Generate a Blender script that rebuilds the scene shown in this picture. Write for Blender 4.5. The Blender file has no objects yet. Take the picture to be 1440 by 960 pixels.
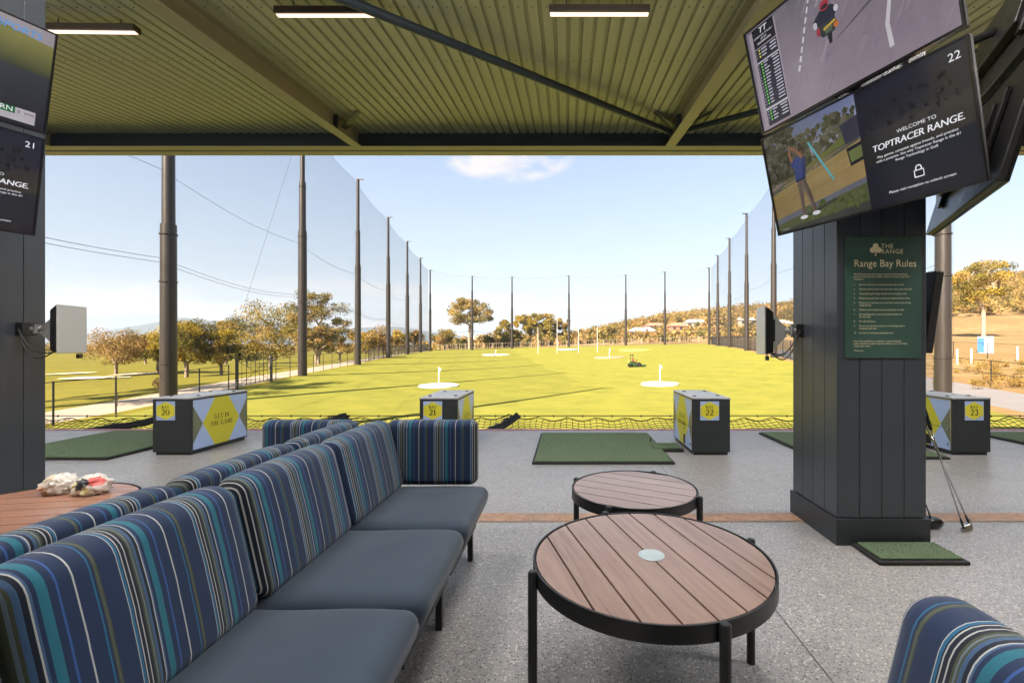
import bpy, math, random
import numpy as np
from mathutils import Vector, Matrix, noise as mnoise
R = math.radians
C = bpy.context.scene.collection
sc = bpy.context.scene
EXPO = 2.45
SUN_EL, SUN_AZ = 36.0, 38.5          # elevation; heading the light travels to, clockwise from +Y
CAMH = 1.2
HAZE = 6.5e-5

def s(r, g, b):
    f = lambda c: (c/255/12.92) if c/255 <= .04045 else ((c/255+.055)/1.055)**2.4
    return (f(r), f(g), f(b))

# ------------------------------------------------------------------ builders
ORG = {}
class MB:
    def __init__(self): self.v = []; self.f = []; self.mi = []; self.col = []; self.cur = 0; self.c = None
    def _add(self, vs, fs):
        b = len(self.v); self.v += [tuple(p) for p in vs]
        self.f += [tuple(i+b for i in f) for f in fs]; self.mi += [self.cur]*len(fs)
        if self.c is not None: self.col += [self.c]*len(vs)
    def box(self, x0, y0, z0, x1, y1, z1, M=None):
        vs = [Vector(p) for p in ((x0,y0,z0),(x1,y0,z0),(x1,y1,z0),(x0,y1,z0),(x0,y0,z1),(x1,y0,z1),(x1,y1,z1),(x0,y1,z1))]
        if M: vs = [M @ p for p in vs]
        self._add(vs, [(0,3,2,1),(4,5,6,7),(0,1,5,4),(1,2,6,5),(2,3,7,6),(3,0,4,7)]); return self
    def quad(self, *p): self._add(p, [tuple(range(len(p)))]); return self
    def tube(self, pts, r, n=8, caps=True):
        pts = [Vector(p) for p in pts]; rs = r if isinstance(r, (list, tuple)) else [r]*len(pts)
        vs = []; fs = []; prev = None
        for i, p in enumerate(pts):
            t = (pts[min(i+1, len(pts)-1)]-pts[max(i-1, 0)]).normalized()
            if prev is None:
                a = Vector((0,0,1)) if abs(t.z) < .9 else Vector((1,0,0))
                a = (a - t*a.dot(t)).normalized()
            else: a = (prev - t*prev.dot(t)).normalized()
            prev = a; b = t.cross(a)
            for k in range(n):
                an = 2*math.pi*k/n; vs.append(p+(a*math.cos(an)+b*math.sin(an))*rs[i])
        for i in range(len(pts)-1):
            for k in range(n):
                k2 = (k+1) % n; fs.append((i*n+k, i*n+k2, (i+1)*n+k2, (i+1)*n+k))
        if caps: fs.append(tuple(range(n-1, -1, -1))); fs.append(tuple((len(pts)-1)*n+k for k in range(n)))
        self._add(vs, fs); return self
    def lathe(self, prof, n=48, c=(0,0,0), a0=0, closed=False):
        vs = []; fs = []; m = len(prof)
        for k in range(n):
            a = a0+2*math.pi*k/n
            for (r_, z) in prof: vs.append((c[0]+r_*math.cos(a), c[1]+r_*math.sin(a), c[2]+z))
        for k in range(n):
            k2 = (k+1) % n
            for i in range(m if closed else m-1):
                j = (i+1) % m; fs.append((k*m+i, k2*m+i, k2*m+j, k*m+j))
        if not closed:
            if prof[0][0] > 1e-6: fs.append(tuple(k*m for k in range(n-1, -1, -1)))
            if prof[-1][0] > 1e-6: fs.append(tuple(k*m+m-1 for k in range(n)))
        self._add(vs, fs); return self
    def prism(self, poly, z0, z1, M=None):
        n = len(poly); vs = [Vector((p[0], p[1], z0)) for p in poly]+[Vector((p[0], p[1], z1)) for p in poly]
        if M: vs = [M @ p for p in vs]
        self._add(vs, [tuple(range(n-1, -1, -1)), tuple(range(n, 2*n))]+[(i, (i+1) % n, n+(i+1) % n, n+i) for i in range(n)]); return self
    def cushion(self, c, half, r, sub=(10, 10, 8), fn=None):
        """a rounded box; fn(x,y,z) bends the local point"""
        def axis(h, n):
            r2 = min(r, h*.98); a = [-h+r2*(1-math.cos(t*math.pi/2/4)) for t in range(0, 4)]
            mid = [-(h-r2)+2*(h-r2)*t/n for t in range(n+1)]
            return a+mid+[-q for q in reversed(a)]
        ax = [axis(half[i], sub[i]) for i in range(3)]
        idx = {}; vs = []; fs = []
        def vert(i, j, k):
            key = (i, j, k)
            if key not in idx:
                p = Vector((ax[0][i], ax[1][j], ax[2][k])); q = Vector([max(-(half[d]-r), min(half[d]-r, p[d])) for d in range(3)])
                d = p-q
                if d.length > 1e-9: p = q+d.normalized()*r
                if fn: p = Vector(fn(*p))
                idx[key] = len(vs); vs.append(p+Vector(c))
            return idx[key]
        n = [len(a) for a in ax]
        for (a, b, d) in ((0,1,2),(1,2,0),(2,0,1)):
            for side in (0, n[d]-1):
                for i in range(n[a]-1):
                    for j in range(n[b]-1):
                        def g(ii, jj):
                            t = [0,0,0]; t[a] = ii; t[b] = jj; t[d] = side; return vert(*t)
                        q = (g(i,j), g(i+1,j), g(i+1,j+1), g(i,j+1))
                        fs.append(q if side else q[::-1])
        self._add(vs, fs); return self
    def build(self, name, mats, parent=None, smooth=None, bevel=0, seg=2):
        me = bpy.data.meshes.new(name)
        o = Vector((0,0,0))
        if parent is not None: o = ORG.get(parent.name, Vector((0,0,0)))
        me.from_pydata([(p[0]-o.x, p[1]-o.y, p[2]-o.z) for p in self.v], [], self.f)
        for m in (mats if isinstance(mats, (list, tuple)) else [mats]): me.materials.append(m)
        if any(self.mi): me.polygons.foreach_set('material_index', self.mi)
        if self.col:
            ca = me.color_attributes.new('tint', 'FLOAT_COLOR', 'POINT')
            ca.data.foreach_set('color', np.array([(c[0], c[1], c[2], 1) for c in self.col], dtype=np.float32).ravel())
        if smooth is not None:
            me.shade_smooth()
            if smooth < 180: me.set_sharp_from_angle(angle=R(smooth))
        me.update()
        ob = bpy.data.objects.new(name, me); C.objects.link(ob)
        if parent is not None: ob.parent = parent; ORG[ob.name] = o
        if bevel:
            b = ob.modifiers.new('edge', 'BEVEL'); b.width = bevel; b.segments = seg; b.limit_method = 'ANGLE'; b.angle_limit = R(40)
            b.harden_normals = False
        return ob

def tag(o, label=None, cat=None, group=None, kind=None):
    if label: o['label'] = label
    if cat: o['category'] = cat
    if group: o['group'] = group
    if kind: o['kind'] = kind
    return o
def thing(name, label, cat, loc, group=None):
    o = bpy.data.objects.new(name, None); C.objects.link(o); o.location = loc; o.empty_display_size = .1
    ORG[o.name] = Vector(loc)
    return tag(o, label, cat, group)
def struct(mb, name, m, smooth=None): return tag(mb.build(name, m, None, smooth), kind='structure')

# ------------------------------------------------------------------ materials
def new_mat(name):
    m = bpy.data.materials.new(name); m.use_nodes = True
    nt = m.node_tree; b = nt.nodes['Principled BSDF']
    return m, nt, b
def N(nt, t, **kw):
    n = nt.nodes.new(t)
    for k, v in kw.items(): setattr(n, k, v)
    return n
def L(nt, a, b): nt.links.new(a, b)
def mixc(nt, fac, a, b, bt='MIX'):
    n = N(nt, 'ShaderNodeMix', data_type='RGBA', blend_type=bt)
    for sock, v in ((0, fac), (6, a), (7, b)):
        if hasattr(v, 'is_linked') or hasattr(v, 'links'): L(nt, v, n.inputs[sock])
        elif sock == 0: n.inputs[0].default_value = v
        else: n.inputs[sock].default_value = (*v[:3], 1)
    return n.outputs[2]
def ramp(nt, inp, stops, interp='LINEAR'):
    n = N(nt, 'ShaderNodeValToRGB'); cr = n.color_ramp; cr.interpolation = interp
    while len(cr.elements) < len(stops): cr.elements.new(.5)
    for e, (p, c) in zip(cr.elements, stops):
        e.position = p; e.color = (*c, 1) if not isinstance(c, (int, float)) else (c, c, c, 1)
    L(nt, inp, n.inputs[0]); return n.outputs[0]
def noise(nt, vec, scale, detail=4, rough=.55, dist=0):
    n = N(nt, 'ShaderNodeTexNoise'); n.inputs['Scale'].default_value = scale; n.inputs['Detail'].default_value = detail
    n.inputs['Roughness'].default_value = rough; n.inputs['Distortion'].default_value = dist
    if vec is not None: L(nt, vec, n.inputs['Vector'])
    return n.outputs['Fac']
def vmul(nt, vec, sc_):
    n = N(nt, 'ShaderNodeVectorMath', operation='MULTIPLY'); L(nt, vec, n.inputs[0]); n.inputs[1].default_value = sc_; return n.outputs[0]
def mth(nt, op, a, b=None, clamp=False):
    n = N(nt, 'ShaderNodeMath', operation=op); n.use_clamp = clamp
    for i, v in enumerate((a, b)):
        if v is None: continue
        if isinstance(v, (int, float)): n.inputs[i].default_value = v
        else: L(nt, v, n.inputs[i])
    return n.outputs[0]
def bump(nt, b, h, strength=.3, dist=.01):
    n = N(nt, 'ShaderNodeBump'); n.inputs['Strength'].default_value = strength; n.inputs['Distance'].default_value = dist
    L(nt, h, n.inputs['Height']); L(nt, n.outputs[0], b.inputs['Normal'])
def M(name, col, rough=.5, metal=0, var=.12, vs=4, bs=0, bstr=.15, bd=.004, rvar=.1, stretch=(1,1,1)):
    m, nt, b = new_mat(name)
    tc = N(nt, 'ShaderNodeTexCoord').outputs['Object']; v = vmul(nt, tc, stretch)
    n = noise(nt, v, vs, 5, .6)
    L(nt, mixc(nt, n, [c*(1-var*1.6) for c in col], [min(1, c*(1+var*1.6)) for c in col]), b.inputs['Base Color'])
    b.inputs['Metallic'].default_value = metal
    L(nt, mth(nt, 'ADD', mth(nt, 'MULTIPLY', noise(nt, v, vs*2.3, 4), rvar*2), rough-rvar), b.inputs['Roughness'])
    if bs: bump(nt, b, noise(nt, v, bs, 3), bstr, bd)
    return m
def attr_mat(name, rough=.5, emit=0, spec=.5, grain=0):
    m, nt, b = new_mat(name)
    a = N(nt, 'ShaderNodeAttribute', attribute_name='tint').outputs['Color']
    b.inputs['Roughness'].default_value = rough
    b.inputs['Specular IOR Level'].default_value = spec
    if emit:
        b.inputs['Base Color'].default_value = (.01, .01, .012, 1)
        if grain:
            tc = N(nt, 'ShaderNodeTexCoord').outputs['Object']
            a = mixc(nt, mth(nt, 'MULTIPLY', noise(nt, tc, 14, 6, .65), grain), a, (0,0,0))
        L(nt, a, b.inputs['Emission Color']); b.inputs['Emission Strength'].default_value = emit
    else: L(nt, a, b.inputs['Base Color'])
    return m

m_black = M('black_powdercoat', (.012,.013,.014), .42, 0, .1, 8)
m_rubber = M('black_rubber', (.012,.012,.012), .7, 0, .2, 8)
m_clad = M('slate_cladding', (.044,.053,.066), .3, 0, .08, 2, 90, .03, .001, .06, (1,1,.25))
m_clad_dark = M('slate_base', (.024,.029,.036), .4, 0, .08, 2)
m_groove = M('groove_dark', (.006,.006,.007), .8)
m_steel = M('painted_steel', (.33,.31,.22), .45, 0, .1, 3, 40, .02, .001)
m_steel_dk = M('dark_and_shaded_steel', (.03,.046,.062), .42, 0, .1, 3)
m_fascia_lit = M('gutter_steel_grass_lit', (.42,.39,.24), .4, 0, .08, 3)  # pale yellow: light bounced off the grass is put into the colour
m_sheet = M('roof_sheet_steel', (.43,.44,.31), .42, 0, .07, 1.2, 30, .02, .001, .06, (1,.3,1))
m_wall = M('pale_wall_paint', (.75,.74,.71), .7, 0, .05, 2)
m_grey_metal = M('galvanised', (.42,.43,.44), .35, .8, .1, 20)
m_chrome = M('chrome', (.6,.6,.6), .18, 1, .05, 10)
m_plastic = M('black_plastic', (.015,.015,.016), .35, 0, .1, 10)
m_glossblack = M('gloss_black', (.01,.01,.011), .15, 0, .05, 10, rvar=.03)
m_pale = M('pale_grey_plastic', (.45,.46,.46), .35, 0, .04, 3)
m_pole = M('pole_steel', (.034,.028,.025), .38, .3, .15, 3, stretch=(1,1,.2))
m_cable = M('cable', (.03,.03,.032), .6)
m_white = M('white_paint', (.75,.75,.73), .5, 0, .04, 2)
m_boxtop = M('grey_laminate', (.4,.41,.43), .35, 0, .05, 4)
m_boxbody = M('charcoal_laminate', (.015,.02,.022), .5, 0, .12, 4, 200, .05, .001)
m_brass = M('gold_trim', (.5,.42,.28), .35, .6, .1, 10)
m_printed = attr_mat('printed_vinyl', .4)
m_screen = attr_mat('lit_screen', .12, .8/2**EXPO, grain=.35)
m_graphic = attr_mat('lit_screen_graphics', .12, .95/2**EXPO)
m_net_rope = M('net_rope', (.012,.012,.013), .85)

def concrete_mat():
    m, nt, b = new_mat('exposed_aggregate'); tc = N(nt, 'ShaderNodeTexCoord').outputs['Object']
    big = noise(nt, tc, .5, 5, .6); mid = noise(nt, tc, 3.1, 5, .65)
    base = mixc(nt, big, (.225,.224,.228), (.315,.312,.312))
    base = mixc(nt, ramp(nt, mid, [(.35, 0.), (.7, .5)]), base, (.32,.31,.305))
    def stones(scale, seed, lo, hi, cols, dens):
        off = N(nt, 'ShaderNodeVectorMath', operation='ADD'); L(nt, tc, off.inputs[0]); off.inputs[1].default_value = (seed, seed*1.7, 0)
        w = N(nt, 'ShaderNodeTexVoronoi'); w.inputs['Scale'].default_value = scale; w.inputs['Randomness'].default_value = 1
        L(nt, off.outputs[0], w.inputs['Vector'])
        msk = ramp(nt, w.outputs['Distance'], [(lo, 1.), (hi, 0.)])
        sep = N(nt, 'ShaderNodeSeparateColor'); L(nt, w.outputs['Color'], sep.inputs[0])
        sel = mth(nt, 'LESS_THAN', sep.outputs[1], dens)
        return mth(nt, 'MULTIPLY', msk, sel), ramp(nt, sep.outputs[0], cols, 'CONSTANT'), w.outputs['Distance']
    a, ca, d = stones(95, 0, .3, .5, [(0,(.08,.08,.085)),(.3,(.17,.165,.16)),(.6,(.45,.43,.4)),(.82,(.6,.58,.55))], .75)
    base = mixc(nt, mth(nt, 'MULTIPLY', a, .95), base, ca)
    a2, ca2, d2 = stones(210, 3.3, .3, .5, [(0,(.07,.07,.075)),(.4,(.5,.48,.46)),(.75,(.2,.19,.18))], .6)
    base = mixc(nt, mth(nt, 'MULTIPLY', a2, .6), base, ca2)
    # saw-cut joints every 3 m
    sp = N(nt, 'ShaderNodeSeparateXYZ'); L(nt, tc, sp.inputs[0])
    jx = mth(nt, 'ABSOLUTE', mth(nt, 'SUBTRACT', mth(nt, 'MODULO', mth(nt, 'ADD', sp.outputs[0], 60-.955+1.5), 3.0), 1.5))
    jm = mth(nt, 'LESS_THAN', jx, .0035)
    base = mixc(nt, mth(nt, 'MULTIPLY', jm, .85), base, (.03,.03,.03))
    st = ramp(nt, noise(nt, tc, 1.3, 6, .7, .6), [(.57, 0.), (.76, .4)])
    base = mixc(nt, st, base, (.14,.12,.1))
    L(nt, base, b.inputs['Base Color'])
    L(nt, ramp(nt, mid, [(.3, .3), (.7, .46)]), b.inputs['Roughness'])
    bump(nt, b, mth(nt, 'SUBTRACT', mth(nt, 'MULTIPLY', noise(nt, tc, 120, 3), .5), jm), .12, .002)
    return m
m_conc = concrete_mat()
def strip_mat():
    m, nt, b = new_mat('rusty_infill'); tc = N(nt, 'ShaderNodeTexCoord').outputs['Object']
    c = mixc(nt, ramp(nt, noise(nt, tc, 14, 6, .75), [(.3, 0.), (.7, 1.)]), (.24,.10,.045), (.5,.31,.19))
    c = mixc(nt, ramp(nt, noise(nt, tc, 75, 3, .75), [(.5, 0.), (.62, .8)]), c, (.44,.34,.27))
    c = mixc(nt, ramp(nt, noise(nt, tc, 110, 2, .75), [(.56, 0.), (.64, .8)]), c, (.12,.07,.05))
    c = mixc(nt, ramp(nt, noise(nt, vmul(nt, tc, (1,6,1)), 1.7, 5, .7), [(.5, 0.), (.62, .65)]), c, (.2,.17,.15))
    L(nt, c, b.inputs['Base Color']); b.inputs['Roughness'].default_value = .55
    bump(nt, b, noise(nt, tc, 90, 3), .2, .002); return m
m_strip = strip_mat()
m_redline = M('red_line_paint', (.5,.07,.13), .6, 0, .2, 12)

def stripe_mat(name, axis, phase=0., sg=1.):
    m, nt, b = new_mat(name); tc = N(nt, 'ShaderNodeTexCoord').outputs['Object']
    sp = N(nt, 'ShaderNodeSeparateXYZ'); L(nt, tc, sp.inputs[0])
    t = mth(nt, 'FRACT', mth(nt, 'ADD', mth(nt, 'DIVIDE', sp.outputs[axis], .208*sg), 40+phase))
    navy = (.012,.027,.072); teal = (.016,.125,.18); wht = (.38,.4,.41); olv = (.055,.064,.037); stl = (.045,.095,.19); blu = (.026,.08,.25); tb = (.016,.11,.22); dk = (.008,.013,.025); gry = (.11,.15,.18)
    st = [(0,teal),(.036,navy),(.10,blu),(.118,navy),(.237,wht),(.252,navy),(.39,tb),(.405,navy),(.428,olv),(.444,gry),(.449,olv),(.468,navy),
          (.655,wht),(.664,tb),(.69,dk),(.70,wht),(.711,dk),(.747,wht),(.758,dk),(.79,olv),(.81,gry),(.825,olv),(.843,stl),(.874,dk),(.905,wht),(.917,stl),(.93,navy),(.962,teal)]
    c = ramp(nt, t, st, 'CONSTANT')
    wv = noise(nt, tc, 420, 2, .6)
    c = mixc(nt, .3, c, mixc(nt, wv, (.0,.0,.0), (.9,.9,.9)), 'SOFT_LIGHT')
    L(nt, c, b.inputs['Base Color']); b.inputs['Roughness'].default_value = .85; b.inputs['Specular IOR Level'].default_value = .25
    b.inputs['Sheen Weight'].default_value = .15; b.inputs['Sheen Roughness'].default_value = .5
    bump(nt, b, wv, .25, .001); return m
m_stripe_y = stripe_mat('striped_fabric', 1, .69); m_stripe_x = stripe_mat('striped_fabric_end', 0, .3); m_stripe_c = stripe_mat('striped_fabric_facing', 1, .05, -1.)
def seat_mat():
    m, nt, b = new_mat('slate_upholstery'); tc = N(nt, 'ShaderNodeTexCoord').outputs['Object']
    wv = noise(nt, tc, 500, 2, .7); n = noise(nt, tc, 6, 5, .6)
    c = mixc(nt, n, (.02,.038,.064), (.03,.052,.083)); c = mixc(nt, mth(nt, 'MULTIPLY', wv, .5), c, (.02,.03,.042))
    L(nt, c, b.inputs['Base Color']); b.inputs['Roughness'].default_value = .8; b.inputs['Specular IOR Level'].default_value = .3
    b.inputs['Sheen Weight'].default_value = .2
    h = mth(nt, 'ADD', mth(nt, 'MULTIPLY', wv, .15), noise(nt, tc, 5, 3)); bump(nt, b, h, .25, .006); return m
m_seat = seat_mat()
m_stripe_b = stripe_mat('striped_fabric_reversed', 1, .87, -1.)
def wood_mat(name, tint, ang):
    m, nt, b = new_mat(name); tc = N(nt, 'ShaderNodeTexCoord').outputs['Object']
    mp = N(nt, 'ShaderNodeMapping'); L(nt, tc, mp.inputs[0]); mp.inputs['Rotation'].default_value = (0,0,-ang)
    sp = N(nt, 'ShaderNodeSeparateXYZ'); L(nt, mp.outputs[0], sp.inputs[0])
    pid = mth(nt, 'FLOOR', mth(nt, 'DIVIDE', mth(nt, 'ADD', sp.outputs[1], 5.), .1015))
    wn = N(nt, 'ShaderNodeTexWhiteNoise', noise_dimensions='1D'); L(nt, pid, wn.inputs['W'])
    cmb = N(nt, 'ShaderNodeCombineXYZ'); L(nt, mth(nt, 'ADD', mth(nt, 'MULTIPLY', sp.outputs[0], 1.6), mth(nt, 'MULTIPLY', wn.outputs[0], 9.)), cmb.inputs[0])
    L(nt, mth(nt, 'MULTIPLY', sp.outputs[1], 26.), cmb.inputs[1])
    g = noise(nt, cmb.outputs[0], 2.2, 7, .65, .8); g2 = noise(nt, mp.outputs[0], 3, 5, .6)
    c = ramp(nt, g, [(.25, [x*.55 for x in tint]), (.5, tint), (.75, [min(1, x*1.35) for x in tint])])
    c = mixc(nt, mth(nt, 'MULTIPLY', wn.outputs[0], .75), c, [x*1.5 for x in (tint[0]*.92, tint[1]*.95, tint[2])])
    c = mixc(nt, mth(nt, 'MULTIPLY', noise(nt, mp.outputs[0], 2.5, 2, .5), .3), c, (.34,.29,.26))
    L(nt, c, b.inputs['Base Color']); b.inputs['Roughness'].default_value = .27
    bump(nt, b, g, .1, .002); return m
def turf_mat():
    m, nt, b = new_mat('artificial_turf'); tc = N(nt, 'ShaderNodeTexCoord').outputs['Object']
    n = noise(nt, tc, 260, 3, .7); w = noise(nt, tc, 3, 4, .6)
    c = mixc(nt, n, (.075,.115,.08), (.24,.33,.2)); c = mixc(nt, mth(nt, 'MULTIPLY', w, .5), c, (.1,.15,.08))
    L(nt, c, b.inputs['Base Color']); b.inputs['Roughness'].default_value = .9; b.inputs['Specular IOR Level'].default_value = .15
    bump(nt, b, n, .9, .01); return m
m_turf = turf_mat()

def grass_mat(name, a, b_, c_, mow=True):
    m, nt, b = new_mat(name); tc = N(nt, 'ShaderNodeTexCoord').outputs['Object']
    n1 = noise(nt, tc, .05, 5, .6); n2 = noise(nt, tc, .6, 6, .7); n3 = noise(nt, tc, 9, 4, .75)
    c = mixc(nt, ramp(nt, n1, [(.3, 0.), (.7, 1.)]), a, b_)
    c = mixc(nt, ramp(nt, n2, [(.38, 0.), (.66, .9)]), c, c_)
    c = mixc(nt, mth(nt, 'MULTIPLY', n3, .35), c, [x*.5 for x in a])
    if mow:
        sp = N(nt, 'ShaderNodeSeparateXYZ'); L(nt, tc, sp.inputs[0])
        w = mth(nt, 'SINE', mth(nt, 'ADD', mth(nt, 'ADD', mth(nt, 'MULTIPLY', sp.outputs[0], 1.1), mth(nt, 'MULTIPLY', sp.outputs[1], .9)), mth(nt, 'MULTIPLY', n1, 9)))
        c = mixc(nt, ramp(nt, w, [(.1, 0.), (.9, .1)]), c, [x*1.25 for x in b_])
    L(nt, c, b.inputs['Base Color']); b.inputs['Roughness'].default_value = .95; b.inputs['Specular IOR Level'].default_value = .05
    bump(nt, b, n3, .4, .05); return m
m_lawn = grass_mat('range_grass', (.19,.186,.034), (.222,.206,.037), (.14,.148,.026))
m_rough = grass_mat('fairway_grass', (.15,.135,.02), (.19,.16,.03), (.12,.11,.018), False)
m_dirt = grass_mat('dry_dirt', (.2,.115,.055), (.32,.23,.12), (.15,.11,.04), False)
m_path = M('gravel', (.28,.225,.17), .9, 0, .15, 1.5, 20, .4, .02)
m_asph = M('path_concrete', (.15,.14,.14), .85, 0, .1, 1)
m_hill = M('far_hill', (.02,.027,.024), .95, 0, .3, .004)

def leaf_mat(name):
    m = bpy.data.materials.new(name); m.use_nodes = True; nt = m.node_tree; nt.nodes.clear()
    a = N(nt, 'ShaderNodeAttribute', attribute_name='tint').outputs['Color']
    d = N(nt, 'ShaderNodeBsdfDiffuse'); t = N(nt, 'ShaderNodeBsdfTranslucent'); mx = N(nt, 'ShaderNodeMixShader'); o = N(nt, 'ShaderNodeOutputMaterial')
    L(nt, a, d.inputs[0]); L(nt, a, t.inputs[0]); mx.inputs[0].default_value = .3
    L(nt, d.outputs[0], mx.inputs[1]); L(nt, t.outputs[0], mx.inputs[2]); L(nt, mx.outputs[0], o.inputs[0]); return m
m_leaf = leaf_mat('leaves')
m_bark = M('bark', (.2,.15,.11), .9, 0, .3, 3, 15, .4, .02)
m_bark_pale = M('pale_gum_bark', (.26,.2,.14), .8, 0, .25, 2, 10, .3, .02)
def netting_mat():
    m = bpy.data.materials.new('fine_netting'); m.use_nodes = True; nt = m.node_tree; nt.nodes.clear()
    d = N(nt, 'ShaderNodeBsdfDiffuse'); d.inputs[0].default_value = (.05,.06,.08,1); t = N(nt, 'ShaderNodeBsdfTransparent')
    mx = N(nt, 'ShaderNodeMixShader'); o = N(nt, 'ShaderNodeOutputMaterial')
    lw = N(nt, 'ShaderNodeLayerWeight'); lw.inputs[0].default_value = .35       # twine hides more at a glancing angle
    L(nt, mth(nt, 'ADD', mth(nt, 'MULTIPLY', lw.outputs['Facing'], .28), .045), mx.inputs[0]); L(nt, t.outputs[0], mx.inputs[1]); L(nt, d.outputs[0], mx.inputs[2]); L(nt, mx.outputs[0], o.inputs[0]); return m
m_netting = netting_mat()
def led_mat():
    m, nt, b = new_mat('led_diffuser'); b.inputs['Base Color'].default_value = (.8,.8,.8,1)
    b.inputs['Emission Color'].default_value = (1,.93,.88,1); b.inputs['Emission Strength'].default_value = LED; return m
LED = 82.0
m_led_fill = led_mat()
LED = .3
m_led_dim = led_mat(); m_led_dim.name = 'led_diffuser_warm'; m_led_dim.node_tree.nodes['Principled BSDF'].inputs['Emission Color'].default_value = (1,.72,.52,1)

# ------------------------------------------------------------------ flat printed / lit artwork
def text_geo(txt, size=1., align='LEFT', spacing=1., line=1.):
    cu = bpy.data.curves.new('lettering', 'FONT'); cu.body = txt; cu.size = size; cu.align_x = align; cu.space_character = spacing; cu.space_line = line
    cu.resolution_u = 3
    ob = bpy.data.objects.new('lettering', cu); C.objects.link(ob)
    me = ob.to_mesh(); vs = [(v.co.x, v.co.y) for v in me.vertices]; fs = [tuple(p.vertices) for p in me.polygons]
    ob.to_mesh_clear(); bpy.data.objects.remove(ob); bpy.data.curves.remove(cu)
    return vs, fs
class Art:
    def __init__(self): self.v = []; self.f = []; self.c = []
    def poly(self, pts, col, z=0):
        b = len(self.v); self.v += [(p[0], p[1], z) for p in pts]; self.f.append(tuple(range(b, b+len(pts)))); self.c += [col]*len(pts); return self
    def grad(self, pts, cols, z=0):
        b = len(self.v); self.v += [(p[0], p[1], z) for p in pts]; self.f.append(tuple(range(b, b+len(pts)))); self.c += list(cols); return self
    def rect(self, x0, y0, x1, y1, col, z=0): return self.poly([(x0,y0),(x1,y0),(x1,y1),(x0,y1)], col, z)
    def disc(self, x, y, rx, ry, col, z=0, n=20, rot=0):
        ca, sa = math.cos(rot), math.sin(rot)
        return self.poly([(x+rx*math.cos(a)*ca-ry*math.sin(a)*sa, y+rx*math.cos(a)*sa+ry*math.sin(a)*ca) for a in [2*math.pi*k/n for k in range(n)]], col, z)
    def line(self, pts, w, col, z=0):
        ws = w if isinstance(w, (list, tuple)) else [w]*len(pts)
        l = []; r = []
        for i, p in enumerate(pts):
            a = pts[max(0, i-1)]; b = pts[min(len(pts)-1, i+1)]; dx, dy = b[0]-a[0], b[1]-a[1]; d = math.hypot(dx, dy) or 1
            nx, ny = -dy/d*ws[i]/2, dx/d*ws[i]/2; l.append((p[0]+nx, p[1]+ny)); r.append((p[0]-nx, p[1]-ny))
        for i in range(len(pts)-1): self.poly([r[i], r[i+1], l[i+1], l[i]], col, z)
        return self
    def text(self, txt, x, y, size, col, align='LEFT', z=3, sx=1., shear=0., spacing=1., line=1.):
        vs, fs = text_geo(txt, size, align, spacing, line); b = len(self.v)
        self.v += [(x+vx*sx+vy*shear, y+vy, z) for vx, vy in vs]; self.f += [tuple(i+b for i in f) for f in fs]; self.c += [col]*len(vs); return self
    def build(self, name, m, org, r, u, parent, lift=.0006):
        n = Vector(r).cross(Vector(u)).normalized(); r = Vector(r); u = Vector(u); org = Vector(org)
        mb = MB(); mb.v = [tuple(org+r*p[0]+u*p[1]+n*p[2]*lift) for p in self.v]; mb.f = self.f; mb.mi = [0]*len(self.f); mb.col = self.c
        return mb.build(name, m, parent)
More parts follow.
